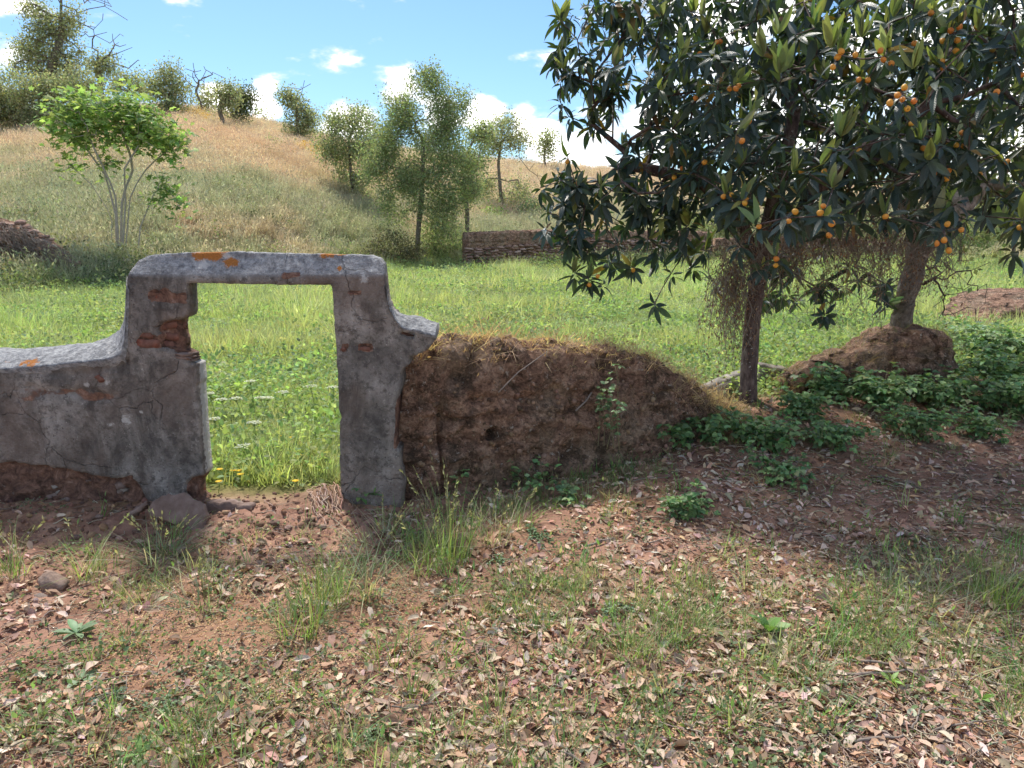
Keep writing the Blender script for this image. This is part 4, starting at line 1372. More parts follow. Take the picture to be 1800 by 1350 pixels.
# trunk pixels up to the fork
ltr = np.array([lq_base - [0, 0, .05], P(1317, 640, 6.2), P(1322, 560, 6.2), P(1332, 490, 6.18), P(1345, 420, 6.12), P(1362, 350, 6.05), P(1380, 290, 5.95), P(1395, 200, 5.9)])
LOBES = [  # px, py, depth, rx, ry(depth), rz in metres, tips
    (1420, 170, 5.7, 1.35, 1.5, .95, 130), (1250, 110, 5.8, .95, 1.0, .75, 74), (1620, 190, 5.3, 1.15, 1.3, .95, 98), (1800, 160, 5.2, 1.0, 1.2, 1.0, 66),
    (1440, -60, 5.6, 1.6, 1.5, .75, 60), (1500, 190, 6.4, 1.0, .5, .85, 84), (1330, 180, 6.5, .8, .5, .8, 60), (1690, 200, 6.2, .9, .5, .8, 70), (1500, 60, 6.4, 1.3, .5, .6, 50), (1560, 290, 5.9, .7, .6, .3, 24), (1120, 60, 5.9, .6, .65, .5, 30), (1045, 120, 5.95, .30, .4, .45, 14), (1095, 345, 5.9, .48, .5, .24, 34), (1020, 330, 5.95, .25, .3, .22, 16),
    (1230, 270, 5.75, .6, .6, .45, 40), (1480, 310, 4.6, .75, .45, .32, 26), (1640, 330, 4.7, .6, .5, .35, 22), (1270, 190, 5.1, .5, .5, .5, 32), (1000, 400, 5.9, .2, .25, .12, 7), (1060, 60, 5.9, .4, .45, .35, 20)]
tips = []
for (a, b, yd, rx, ry, rz, n) in LOBES:
    tips.append(ell_points(n, P(a, b, yd), (rx, ry, rz), .25, rng))
# single hanging and outlying shoots: px, py, depth
SINGLE = [(950, 330, 5.9), (962, 372, 5.9), (1010, 480, 5.8), (1035, 492, 5.75), (1060, 500, 5.75), (1110, 470, 5.8), (1150, 535, 5.7), (1180, 480, 5.9), (1215, 470, 6.0), (1140, 420, 5.8), (1085, 430, 5.8), (1205, 440, 5.9),
          (1000, 425, 5.85), (1255, 500, 6.3), (1370, 520, 6.7), (1400, 530, 6.8), (1430, 510, 6.9), (1460, 525, 6.9), (1480, 505, 6.7), (1395, 480, 6.6), (1510, 490, 6.9), (1540, 500, 6.9), (1340, 470, 5.6), (1300, 430, 5.5),
          (1780, 440, 4.9), (1800, 390, 4.8), (1770, 350, 5.2), (985, 35, 5.7), (975, 110, 5.9), (985, 180, 5.9), (1000, 205, 5.9), (1040, 195, 5.9), (1240, 440, 6.1), (1275, 395, 5.6)]
FRUITY = [  # px, py, depth, fruits, ripe
    (1585, 165, 3.9, 6, 1), (1475, 97, 4.2, 4, 1), (1447, 380, 4.1, 4, 1), (1382, 383, 4.2, 2, 1), (1328, 396, 4.3, 1, 1), (1660, 408, 4.2, 5, 1), (1670, 58, 4.6, 5, 1), (1712, 56, 4.6, 1, 1), (1740, 160, 4.2, 1, 1),
    (1690, 248, 4.5, 4, 1), (1667, 293, 4.4, 2, 1), (1640, 289, 4.4, 1, 1), (1556, 378, 4.3, 1, 1), (1615, 255, 4.4, 1, 1), (1262, 70, 5.2, 2, 1), (1232, 95, 5.2, 1, 1), (1290, 152, 4.8, 3, 1), (1316, 207, 4.6, 1, 1), (1295, 237, 4.5, 1, 1),
    (1265, 166, 5.0, 1, 1), (1225, 173, 5.1, 1, 1), (1305, 352, 4.6, 2, 1), (1275, 341, 4.7, 2, 1), (1498, 262, 4.4, 1, 1), (1443, 290, 4.5, 1, 1), (1190, 313, 5.2, 2, 1), (1198, 295, 5.2, 1, 1), (1555, 100, 4.4, 3, 1), (1560, 85, 4.5, 1, 0), (1512, 135, 4.5, 1, 1),
    (1523, 145, 4.5, 1, 1), (1655, 115, 4.5, 2, 1), (1748, 88, 4.5, 3, 0), (1785, 108, 4.4, 2, 1), (1600, 210, 4.3, 1, 1), (1430, 25, 4.9, 1, 1), (1417, 24, 4.9, 1, 0), (1035, 488, 5.7, 3, 1), (1010, 318, 5.8, 1, 1), (1365, 452, 4.6, 2, 1), (1795, 385, 4.4, 1, 1), (1762, 284, 4.6, 1, 1),
    (1715, 300, 4.9, 1, 1), (1400, 300, 4.7, 1, 1), (1240, 275, 5.0, 1, 1), (1180, 230, 5.4, 1, 1), (1610, 75, 4.7, 1, 1), (998, 276, 5.8, 1, 1), (1110, 468, 5.8, 1, 1), (1640, 20, 4.8, 2, 1)]
SINGLE += [(rng.uniform(1335, 1560), rng.uniform(430, 555), rng.uniform(6.3, 7.0)) for _ in range(26)] + [(rng.uniform(1000, 1240), rng.uniform(360, 470), rng.uniform(5.6, 6.2)) for _ in range(16)]
sing = np.array([P(*c) for c in SINGLE]); fru = np.array([P(*c[:3]) for c in FRUITY])
tips = np.concatenate(tips + [sing, fru])
tips = tips[tips[:, 2] > 1.25] if False else tips
# keep shoots out of the gap of sky on the left and above the ground
keepm = np.ones(len(tips), bool)
nt0 = len(tips)
isfr = np.zeros(nt0, int) - 1
isfr[-len(fru):] = np.arange(len(fru))
chains, tdir = grow([resample(ltr, 16), resample(np.array([P(1335, 480, 6.18), P(1300, 380, 6.15), P(1240, 325, 6.05), P(1160, 300, 5.98), P(1090, 290, 5.95)]), 9),
                     resample(np.array([P(1350, 410, 6.1), P(1440, 330, 5.8), P(1540, 250, 5.4), P(1640, 180, 5.2)]), 9)], tips, .22, .16, .03, .05, rng, .45)
wood(chains, nt0, .112, .0042, M_BARK, loq, .25, 11, .60, .5)
# rosettes of leaves
LQC = np.array([(.044, .074, .062), (.036, .063, .060), (.056, .085, .058), (.042, .075, .070), (.068, .092, .055)])
pos, dr, up, sc, kind, col, ros = [], [], [], [], [], [], []
newp = []
for i in range(nt0):
    c = tips[i]
    a = unit(tdir[i] * .5 + np.array([0, 0, .75]) + rng.normal(0, .28, 3))
    n = int(rng.integers(9, 14))
    e1 = unit(np.cross(a, rng.normal(0, 1, 3))); e2 = np.cross(a, e1)
    ph = rng.uniform(0, 6.28)
    front_r = isfr[i] >= 0 or c[1] < 5.0
    for q in range(n):
        f = q / n
        th = math.radians(38 + 85 * f ** .8 + rng.normal(0, 9))
        az = ph + 2.399 * q
        d = a * math.cos(th) + (e1 * math.cos(az) + e2 * math.sin(az)) * math.sin(th)
        d = unit(d + np.array([0, 0, -.28 - .25 * f]))
        pos.append(c - a * (.045 * f) + d * .012); dr.append(d)
        up.append(unit(a + rng.normal(0, .15, 3)))
        sc.append(rng.uniform(.085, .168) * (.75 + .35 * f)); kind.append(int(rng.integers(0, 6)))
        col.append(LQC[rng.integers(0, 5)] * rng.uniform(.7, 1.4) if rng.uniform() > .035 else np.array([(.34, .22, .06), (.2, .12, .05), (.3, .3, .08)][int(rng.integers(0, 3))])); ros.append(i)
    if rng.uniform() < (.30 if c[2] > 2.3 else .12) or (isfr[i] >= 0 and rng.uniform() < .35):
        newp.append((c, a))
for (a, b, yd) in ((1367, 60, 4.4), (1341, 100, 4.5), (1370, 130, 4.3), (1461, 85, 4.2), (1515, 66, 4.3), (1606, 120, 4.2), (1684, 40, 4.4), (1722, 55, 4.5), (1795, 95, 4.4), (1203, 150, 5.2), (1478, 240, 4.3), (1394, 305, 4.5), (988, 40, 5.7), (1007, 480, 5.8), (1215, 450, 5.9), (1611, 255, 4.4), (1240, 60, 5.2), (1432, 40, 4.7), (1570, 30, 4.6), (1760, 400, 4.8)):
    newp += [(P(a, b, yd), unit(np.array([rng.normal(0, .15), -.1, 1.0])))] * 2
pos, dr, up, sc, kind, col, ros = map(np.array, (pos, dr, up, sc, kind, col, ros))
# the leaves that show largest are parts of their own
rel = pos - np.array([0, 0, CAM_H])
c_, s_ = math.cos(PITCH), math.sin(PITCH)
zc = rel[:, 1] * c_ - rel[:, 2] * s_
U = rel[:, 0] / zc * FPX + 900; Vv = 675 - (rel[:, 1] * s_ + rel[:, 2] * c_) / zc * FPX
score = sc / zc * ((U > 20) & (U < 1780) & (Vv > 5) & (Vv < 640))
single = np.zeros(len(pos), bool)
single[np.argsort(-score)[:300]] = True
mb = MB(); vv = []
for k in range(6):
    m = (kind == k) & ~single
    V, F = place(LQT[k][0], LQT[k][1], pos[m], dr[m], up[m], sc[m])
    mb.add(V, F, np.repeat(col[m], len(LQT[k][0]), 0)); vv.append(np.tile(vein_of(LQT[k][0]), m.sum()))
crown = mb.obj('crown', L_LOQ, loq)
at = crown.data.attributes.new('vein', 'FLOAT', 'POINT'); at.data.foreach_set('value', np.concatenate(vv).astype(np.float32))
crown['kind'] = 'stuff'
lm = {}
for k in range(6):
    for j in range(3):
        lm[k, j] = mesh('leaf', LQT[k][0], LQT[k][1], L_LOQ, LQC[j] * 1.1, {'vein': vein_of(LQT[k][0])})
xs_, ys_, zs_ = frames(dr, up)
for q in np.nonzero(single)[0]:
    o = obj('leaf', lm[int(kind[q]), int(q) % 3], crown)
    M = Matrix((*[(xs_[q][r] * sc[q], ys_[q][r] * sc[q], zs_[q][r] * sc[q], pos[q][r] - lq_base[r]) for r in range(3)], (0, 0, 0, 1)))
    o.matrix_local = M
# upright young leaves, pale green
mb = MB(); vv = []
yt = [leaf_tpl(.26, .28, dq, 6, .82) for dq in (.05, -.1, .15)]
for (c, a) in newp:
    n = int(rng.integers(2, 6)); 
    d = unit(a * .9 + np.array([0, 0, .5]) + rng.normal(0, .38, (n, 3)))
    u_ = unit(rng.normal(0, 1, (n, 3)))
    k = int(rng.integers(0, 3))
    V, F = place(yt[k][0], yt[k][1], np.repeat(c[None], n, 0), d, u_, rng.uniform(.10, .19, n))
    mb.add(V, F, np.repeat(pick([(.24, .30, .11), (.30, .35, .14), (.20, .27, .12), (.28, .31, .18)], n, .1), len(yt[k][0]), 0)); vv.append(np.tile(vein_of(yt[k][0]), n))
yo = mb.obj('young_leaves', L_NEW, loq)
at = yo.data.attributes.new('vein', 'FLOAT', 'POINT'); at.data.foreach_set('value', np.concatenate(vv).astype(np.float32))
yo['kind'] = 'stuff'; yo['label'] = 'upright pale green young leaves at the shoot tips'
# fruits
def fruit_mesh(c1, c2):
    ns, nr = 14, 9
    V, T = [], []
    for i in range(nr + 1):
        t = i / nr * math.pi
        r = .5 * math.sin(t) * (1 - .1 * math.cos(t)); z = -.56 * math.cos(t)
        if i == nr:
            z -= .06
        for j in range(ns):
            a = 2 * math.pi * j / ns
            V.append((r * math.cos(a), r * math.sin(a), z))
            T.append((.07, .04, .02) if i >= nr - 1 and i == nr else (np.array(c1) * (1 - i / nr) + np.array(c2) * i / nr))
    F = [(i * ns + j, i * ns + (j + 1) % ns, (i + 1) * ns + (j + 1) % ns, (i + 1) * ns + j) for i in range(nr) for j in range(ns)]
    return mesh('fruit', np.array(V), np.array(F), M_FRUIT, np.array(T))
fm = [fruit_mesh((.66, .25, .035), (.70, .30, .045)), fruit_mesh((.72, .33, .06), (.66, .26, .03)), fruit_mesh((.32, .30, .05), (.42, .30, .06))]
stalk = MB()
for i, (a, b, yd, n, ripe) in enumerate(FRUITY):
    c = fru[i]
    pl = []
    for q in range(n):
        for _ in range(30):
            p = c + np.array([rng.normal(0, .016 * n ** .5), rng.uniform(-.06, -.01), rng.normal(-.02, .018 * n ** .5)])
            if all(np.linalg.norm(p - z_) > .031 for z_ in pl):
                break
        pl.append(p)
        o = obj('fruit', fm[2] if not ripe else fm[int(rng.integers(0, 2))], loq)
        s = rng.uniform(.028, .035)
        o.location = p - lq_base; o.scale = (s, s, s)
        o.rotation_euler = (rng.normal(math.radians(150), .5), rng.normal(0, .5), rng.uniform(0, 6.28))
        if not ripe: o['label'] = 'unripe greenish fruit'
        V, F = tube(np.array([c + [0, .01, .01], (c + p) / 2 + [0, 0, .012], p]), .0022, 4, False)
        stalk.add(V, F)
stalk.obj('fruit_stalks', M_BARK, loq)['kind'] = 'stuff'
# withered shoots and dead climber hanging in the shade of the crown
dv = MB(); dl = MB()
for k in range(720):
    if k < 120:
        a, b, yd, L = rng.normal(1288, 16), rng.uniform(430, 500), rng.uniform(5.9, 6.2), rng.uniform(.25, .75)
    else:
        a, b, yd, L = rng.uniform(1300, 1670), rng.normal(405, 36), rng.uniform(5.5, 6.8), rng.uniform(.2, .62) * (1 - .5 * abs(rng.uniform()))
    p0 = P(a, b, yd)
    n = 6
    pts = p0 + np.cumsum(np.concatenate([[[0, 0, 0]], np.stack([rng.normal(0, .045, n), rng.normal(0, .045, n), -np.full(n, L / n) + rng.normal(0, .035, n)], -1)]), 0)
    V, F = tube(pts, np.linspace(.0036, .0015, n + 1), 3, False)
    dv.add(V, F)
    m = 16 if k < 120 else 8
    q = pts[rng.integers(1, n + 1, m)] + rng.normal(0, .018, (m, 3))
    V, F = place(QLEAF[0], QLEAF[1], q, rng.normal(0, .5, (m, 3)) + [0, 0, -1], rng.normal(0, 1, (m, 3)), rng.uniform(.012, .034, m), .6)
    dl.add(V, F, np.repeat(pick([(.28, .16, .095), (.2, .115, .08), (.38, .24, .13), (.16, .09, .07)], m), 4, 0))
vine = empty('dead_creeper', P(1288, 470, 6.1), 'withered brown creeper hanging in strands from the loquat branches', 'creeper')
dv.obj('strands', M_TWIG, vine)['kind'] = 'stuff'
dl.obj('dry_leaves', L_DRYM, vine)['kind'] = 'stuff'

# ------------------------------------------------------------------ the old grey tree on the earth stump
ob = P(1585, 580, 6.9)
old = empty('grey_old_tree', ob, 'old grey mossy trunk leaning out of the earth stump, dead twigs below its crown', 'tree')
otr = np.array([ob - [0, 0, .12], P(1585, 555, 6.9), P(1592, 520, 6.88), P(1606, 480, 6.88), P(1614, 440, 6.9), P(1612, 400, 6.95), P(1590, 350, 7.0), P(1580, 280, 7.1)])
tt = np.concatenate([ell_points(40, P(1640, 150, 7.6), (1.6, 1.3, .9), .2, rng), ell_points(46, P(1760, 260, 7.7), (1.0, 1.0, .6), .2, rng), ell_points(30, P(1560, 220, 7.6), (.9, .8, .6), .2, rng), ell_points(26, P(1745, 360, 7.9), (.7, .6, .4), .2, rng)])
tw_ = np.array([P(*c) for c in ((1660, 520, 6.6), (1690, 515, 6.6), (1650, 560, 6.6), (1640, 540, 6.7), (1700, 500, 6.8), (1735, 510, 6.9), (1665, 470, 6.5), (1720, 470, 6.7), (1680, 550, 6.7), (1650, 500, 6.5), (1550, 470, 6.7), (1540, 520, 6.7), (1700, 540, 6.7))])
ch, td = grow([resample(otr, 14), resample(np.array([P(1612, 430, 6.9), P(1660, 380, 7.1), P(1720, 320, 7.4)]), 6)], tt, .2, .14, .02, .07, rng, .5)
ch2, _ = grow([np.array([P(1622, 500, 6.8), P(1640, 490, 6.7), P(1655, 480, 6.65)])], np.concatenate([tw_, tw_ + rng.normal(0, .07, tw_.shape), tw_ + rng.normal(0, .1, tw_.shape)]), .1, .06, .0, .09, rng, .0)
mbw = MB()
for p_, c_n in ch2:
    V, F = tube(p_, np.maximum(.016 * (c_n / 39) ** .6, .0025), 4, False); mbw.add(V, F)
mbw.obj('dead_twigs', M_BARK, old)['kind'] = 'stuff'
wood(ch, len(tt), .17, .005, M_BARK_GREY, old, .28, 14, .52, .6, wob=.28)
mb = MB()
leaf_cloud(mb, QLEAF, tt, .17, 34, .065, [(.17, .2, .1), (.22, .25, .13), (.14, .17, .09)], rng=rng)
mb.obj('crown', L_TREE, old)['kind'] = 'stuff'

# ------------------------------------------------------------------ fig tree on the bank
fb = gz(*P(212, 450, 23.5)[:2])
fig = empty('fig_tree', fb, 'young fig tree with pale slender stems and bright green crown on the bank', 'tree')
FY = 23.5
stems = [[(205, 452), (200, 380), (178, 310), (150, 260)], [(210, 452), (204, 340), (190, 290), (170, 240)], [(214, 452), (222, 350), (228, 300), (250, 250)], [(218, 452), (226, 340), (250, 290), (285, 265)], [(240, 452), (246, 400), (268, 340), (290, 310)],
         [(195, 452), (182, 380), (150, 320), (125, 290)], [(212, 452), (205, 345), (215, 290), (218, 220)]]
trs = []
for st in stems:
    p = np.array([P(a, b, FY) for a, b in st]); p[0, 2] = float(H(p[0, 0], FY)[0]) - .05
    p[1:, 1] += rng.normal(0, .35, len(p) - 1)
    trs.append(resample(p, 9))
sc_ = FY / FPX
ft = np.concatenate([ell_points(n, P(a, b, FY), (rx * sc_, rx * sc_, ry * sc_), .3, rng) for a, b, rx, ry, n in
                     ((130, 200, 50, 34, 44), (190, 195, 60, 30, 46), (240, 215, 55, 32, 42), (285, 245, 45, 26, 36), (150, 235, 55, 18, 26), (120, 285, 12, 12, 4), (285, 335, 14, 20, 9), (310, 355, 10, 10, 4), (190, 290, 14, 14, 5), (230, 180, 20, 12, 8))])
ch, td = grow(trs, ft, .15, .4, .0, .06, rng, .55)
wood(ch, len(ft), .052, .012, M_FIGSTEM, fig, .1, 7, .35, .55, ('stems', 'branches'))
# lobed leaf
ang = np.linspace(0, 2 * math.pi, 21)[:-1]
rad = .42 + .16 * np.cos(ang * 5) ; 
lv = np.concatenate([[[0, .45, .06]], np.stack([np.sin(ang) * rad * 1.05, .45 + np.cos(ang) * rad, -.10 * rad + .05 * np.cos(3 * ang)], -1)])
lf = np.array([(0, 1 + (k + 1) % 20, 1 + k) for k in range(20)])
mb = MB()
n = len(ft) * 13
c = np.repeat(ft, 13, 0) + rng.normal(0, .23, (n, 3))
d = unit(np.stack([rng.normal(0, 1, n), rng.normal(0, 1, n), rng.normal(-.35, .3, n)], -1))
u_ = unit(rng.normal(0, .45, (n, 3)) + [0, 0, 1])
V, F = place(lv, lf, c, d, u_, rng.uniform(.10, .23, n))
mb.add(V, F, np.repeat(pick(FIGC, n, .15), len(lv), 0))
mb.obj('crown', L_TREE, fig)['kind'] = 'stuff'

# ------------------------------------------------------------------ trees at the meadow's edge and on the hill
far_tree('meadow_tree', 'tallest feathery pale green tree at the meadow edge behind the gateway', 33, [(732, 466), (735, 400), (742, 340), (745, 250)],
         [(740, 250, 70, 75), (700, 270, 50, 70), (790, 280, 45, 70), (750, 170, 45, 38), (690, 200, 36, 36), (800, 200, 36, 40), (760, 340, 60, 50), (700, 350, 40, 40), (790, 380, 36, 45), (755, 140, 18, 18), (660, 260, 32, 55), (825, 310, 24, 46)], 95, .15, SPRING, .17, tips_per=46, spread=.40, seed=1)
far_tree('slope_tree', 'slim pale tree on the slope just to the left of the tallest tree', 42, [(620, 408), (622, 350), (618, 300), (612, 250)],
         [(610, 240, 38, 30), (640, 225, 30, 28), (585, 215, 18, 22), (650, 265, 26, 26), (595, 285, 24, 20), (630, 205, 18, 14), (605, 330, 20, 34), (640, 330, 20, 34), (575, 250, 18, 22)], 80, .16, SPRING + SAGE, .15, tips_per=44, spread=.45, seed=2)
far_tree('edge_tree', 'small tree with a dark trunk beside the far stone wall', 35.5, [(820, 420), (822, 370), (815, 320), (825, 270)],
         [(830, 270, 26, 40), (820, 320, 22, 30), (850, 240, 18, 22)], 70, .15, SPRING, .16, tips_per=40, spread=.4, seed=3)
far_tree('sparse_tree', 'sparse greyish half-bare tree above the far stone wall', 46, [(885, 395), (880, 340), (876, 290), (880, 250)],
         [(880, 235, 34, 24), (910, 245, 22, 20), (860, 260, 18, 18), (900, 340, 26, 26), (855, 330, 14, 20), (895, 215, 18, 10)], 42, .16, SAGE, .17, tips_per=40, spread=.5, dead=((930, 300), (935, 330), (845, 300), (950, 310), (925, 360)), seed=4)
far_tree('ridge_sapling', 'little dark round-topped tree on the ridge just left of the loquat', 70, [(960, 292), (956, 275), (960, 255)], [(958, 247, 14, 16), (966, 262, 9, 12)], 130, .22, OAK, .14, tips_per=40, seed=5)
far_tree('cork_oak', 'huge cork oak with bare crooked limbs against the sky at the picture corner', 62, [(92, 200), (90, 150), (96, 110), (106, 70), (104, 30), (106, -20)],
         [(75, 80, 36, 40), (60, 105, 30, 36), (105, 55, 22, 26), (125, 100, 18, 24), (85, 45, 26, 20), (130, 30, 16, 16), (55, 130, 30, 22), (110, 130, 16, 14), (60, 25, 18, 18)], 130, .26, OAK + SAGE, .55, tips_per=40, spread=.7,
         dead=((10, 14), (40, 0), (30, -15), (160, -10), (185, 26), (178, 10), (150, 40), (175, 45), (120, -40), (90, -40), (60, -25), (140, -30), (165, 5)), dead_r=.032, seed=6)
far_tree('cork_oak', 'cork oak with a bare forked branch pointing right, below the huge oak', 64, [(180, 170), (178, 145), (175, 115), (172, 90)],
         [(170, 110, 20, 18), (190, 112, 14, 14), (165, 128, 14, 10)], 120, .26, OAK + SAGE, .3, tips_per=34, spread=.55, dead=((225, 98), (208, 72), (200, 78), (168, 70), (215, 105), (176, 66), (160, 74)), dead_r=.028, seed=7)
far_tree('hill_shrub', 'wide grey-green shrub filling the hilltop at the left picture edge', 56, [(30, 222), (28, 200), (30, 185)], [(20, 160, 44, 28), (60, 180, 44, 36), (-20, 175, 40, 40), (100, 165, 30, 30), (10, 195, 40, 22), (75, 205, 36, 16)], 120, .24, SAGE + OAK, .2, 'shrub', tips_per=70, spread=.7, seed=8)
far_tree('hill_shrub', 'rounded shrub between the huge cork oak and the fig crown', 58, [(140, 190), (140, 175), (138, 160)], [(140, 150, 30, 30), (118, 170, 24, 24), (165, 165, 20, 22)], 120, .22, SAGE + OAK, .15, 'shrub', tips_per=40, spread=.6, seed=9)
far_tree('hill_oak', 'small dark rounded oak just above the fig crown', 66, [(228, 182), (228, 165), (226, 150)], [(225, 142, 24, 18), (248, 155, 18, 16), (212, 152, 14, 12)], 110, .24, OAK, .2, tips_per=34, spread=.55, seed=10)
far_tree('hill_oak', 'upright leafy oak beside the bare dead tree on the hill', 64, [(292, 205), (295, 180), (300, 150)], [(300, 150, 18, 34), (318, 175, 18, 28), (285, 175, 18, 28), (270, 160, 14, 20), (302, 125, 8, 12), (310, 200, 20, 16)], 110, .22, OAK + SAGE, .2, tips_per=36, spread=.5, seed=11)
far_tree('dead_tree', 'bare dead tree with antler-like limbs on the hill skyline', 68, [(357, 198), (352, 178), (344, 160), (347, 148)], [], 0, .2, OAK, .16, dead=((333, 124), (346, 128), (338, 140), (368, 138), (372, 130), (366, 125), (352, 140), (335, 132), (330, 145), (342, 132)), dead_r=.036, seed=12)
far_tree('hill_shrub', 'small thin shrub at the right of the bare dead tree', 69, [(366, 198), (366, 185)], [(366, 172, 11, 14), (360, 185, 9, 9)], 60, .22, SAGE, .08, 'shrub', tips_per=36, spread=.4, seed=13)
far_tree('hill_oak', 'umbrella-shaped oak on a leaning twisted trunk on the hill', 60, [(398, 244), (395, 220), (388, 200), (386, 185)], [(398, 170, 18, 18), (410, 160, 16, 12), (388, 180, 10, 12)], 130, .22, OAK, .26, tips_per=40, spread=.45, seed=14)
far_tree('hill_oak', 'dark dense oak standing just behind the leaning oak', 64, [(414, 212), (409, 200), (410, 185)], [(422, 170, 18, 24), (424, 198, 9, 14), (434, 165, 8, 14)], 130, .22, [(.13, .16, .09), (.16, .19, .11)], .2, tips_per=40, spread=.45, seed=15)
far_tree('hill_oak', 'broad dark oak alone on the ridge at the right of the clouds', 62, [(527, 243), (524, 220), (520, 190)], [(525, 205, 20, 28), (512, 180, 12, 14), (540, 215, 14, 22), (522, 230, 22, 12), (500, 170, 8, 10)], 130, .22, OAK, .22, tips_per=42, spread=.5, dead=((495, 162), (510, 158), (528, 163), (540, 178)), dead_r=.03, seed=16)
far_tree('hill_bush', 'narrow upright bush halfway up the hillside', 50, [(482, 300), (481, 285), (482, 265)], [(482, 262, 11, 18), (478, 285, 14, 12), (488, 275, 9, 14)], 100, .17, OAK + SAGE, .08, 'bush', tips_per=36, spread=.35, seed=17)
far_tree('ridge_sapling', 'tiny lone tree on the bare skyline between two oaks', 74, [(465, 214), (465, 207)], [(465, 203, 7, 5)], 50, .2, OAK, .08, tips_per=20, spread=.3, seed=18)
far_tree('hill_bush', 'low round bush on the slope above the far stone wall', 43, [(868, 398), (868, 390)], [(868, 384, 22, 14), (850, 392, 14, 10)], 90, .13, FIGC, .05, 'bush', tips_per=40, spread=.35, seed=19)
far_tree('hill_bush', 'yellowish bush behind the far stone wall next to the loquat leaves', 43, [(935, 398), (935, 388)], [(935, 372, 26, 22), (958, 386, 18, 14)], 90, .13, SPRING, .05, 'bush', tips_per=40, spread=.35, seed=20)
far_tree('meadow_bush', 'dark brown-green bush at the foot of the tallest tree', 32.5, [(690, 464), (690, 450)], [(690, 430, 38, 22), (660, 445, 28, 16), (720, 445, 20, 20)], 90, .13, [(.18, .18, .12), (.24, .22, .15), (.16, .17, .1)], .06, 'bush', tips_per=40, spread=.4, seed=21)
far_tree('meadow_bush', 'pale green bush between the tallest tree and the far stone wall', 34, [(775, 466), (775, 450)], [(775, 420, 34, 40), (800, 440, 18, 24)], 90, .13, SPRING, .06, 'bush', tips_per=44, spread=.45, seed=22)
for k, (a, b, yd, rx, ry, lab) in enumerate(((1250, 385, 40, 60, 34, 'hazy bush seen under the left branches of the loquat'), (1500, 400, 38, 70, 44, 'hazy bush seen behind the loquat trunk fork'), (1690, 380, 30, 60, 60, 'tall hazy bush behind the dead twigs of the grey tree'),
                                             (1790, 330, 26, 50, 80, 'tall leafy bush at the right picture edge behind the loquat'), (1370, 400, 42, 50, 30, 'far bush just behind the loquat trunk'))):
    far_tree('far_bush', lab, yd, [(a, b + ry + 8), (a, b + ry * .4), (a, b)], [(a, b, rx, ry), (a - rx * .5, b + ry * .4, rx * .6, ry * .6), (a + rx * .5, b + ry * .35, rx * .6, ry * .6)], 90, .15, SPRING + SAGE, .1, 'bush', tips_per=44, spread=.6, seed=30 + k)
# ------------------------------------------------------------------ far dry-stone wall topped with earth, and the tumbled one on the left
rng = np.random.default_rng(909)
LUMPS = [lump(900 + k, .5, 1) for k in range(6)]
STONE_M = []
for k in range(10):
    V, F = LUMPS[k % 6]
    V = np.sign(V) * np.abs(V) ** .82
    V = V / np.abs(V).max(0) * .5
    c = [(.36, .23, .18), (.44, .30, .24), (.26, .165, .13), (.5, .37, .3), (.31, .2, .16)][k % 5]
    STONE_M.append(mesh('stone', V, F, M_STONE, c))

def stone_courses(parent, A, B, h0, z0, courses, step, count_max, thin=.6):
    """rows of flat stones from A to B (ground points), facing the camera"""
    A, B = np.asarray(A), np.asarray(B)
    L = np.linalg.norm(B[:2] - A[:2]); t = (B - A) / L
    n = 0
    hh = h0 / courses
    ang = math.atan2(t[1], t[0])
    for c in range(courses):
        s = rng.uniform(0, step * .5)
        while s < L and n < count_max:
            w = step * rng.uniform(.6, 1.6)
            p = A + t * (s + w / 2)
            o = obj('stone', STONE_M[int(rng.integers(0, 10))], parent)
            o.location = Vector((p[0] + rng.normal(0, .02), p[1] + rng.normal(0, .05), float(H(p[0], p[1])[0]) + z0 + (c + .5) * hh + rng.normal(0, .012))) - parent.location
            o.scale = (w * rng.uniform(.75, 1.05), .32, hh * rng.uniform(.6, 1.25))
            o.rotation_euler = (rng.normal(0, .1), rng.normal(0, .12), ang + rng.normal(0, .08))
            s += w; n += 1
A = gz(*P(815, 462, 31.5)[:2]); B = gz(*P(1250, 436, 36)[:2])
fw = empty('far_stone_wall', gz(*P(1000, 452, 33)[:2]), 'reddish dry stone wall with an earth top across the far meadow edge', 'wall')
nst = 34
ln = [A[:2] + (B[:2] - A[:2]) * k / 11 + np.array([0, .28]) for k in range(12)]
ztop = [P(820 + 430 * k / 11, np.interp(k, [0, 3, 11], [409, 404, 408]), 31.6 + 4.6 * k / 11)[2] for k in range(12)]
hts = [z - float(H(p[0], p[1])[0]) for z, p in zip(ztop, ln)]
_, fq = earth_body('earth_core', ln, hts, [.45] * 12, 171, fw, 1.0)
stone_courses(fw, A, B, .80, -.02, 7, .30, 300)
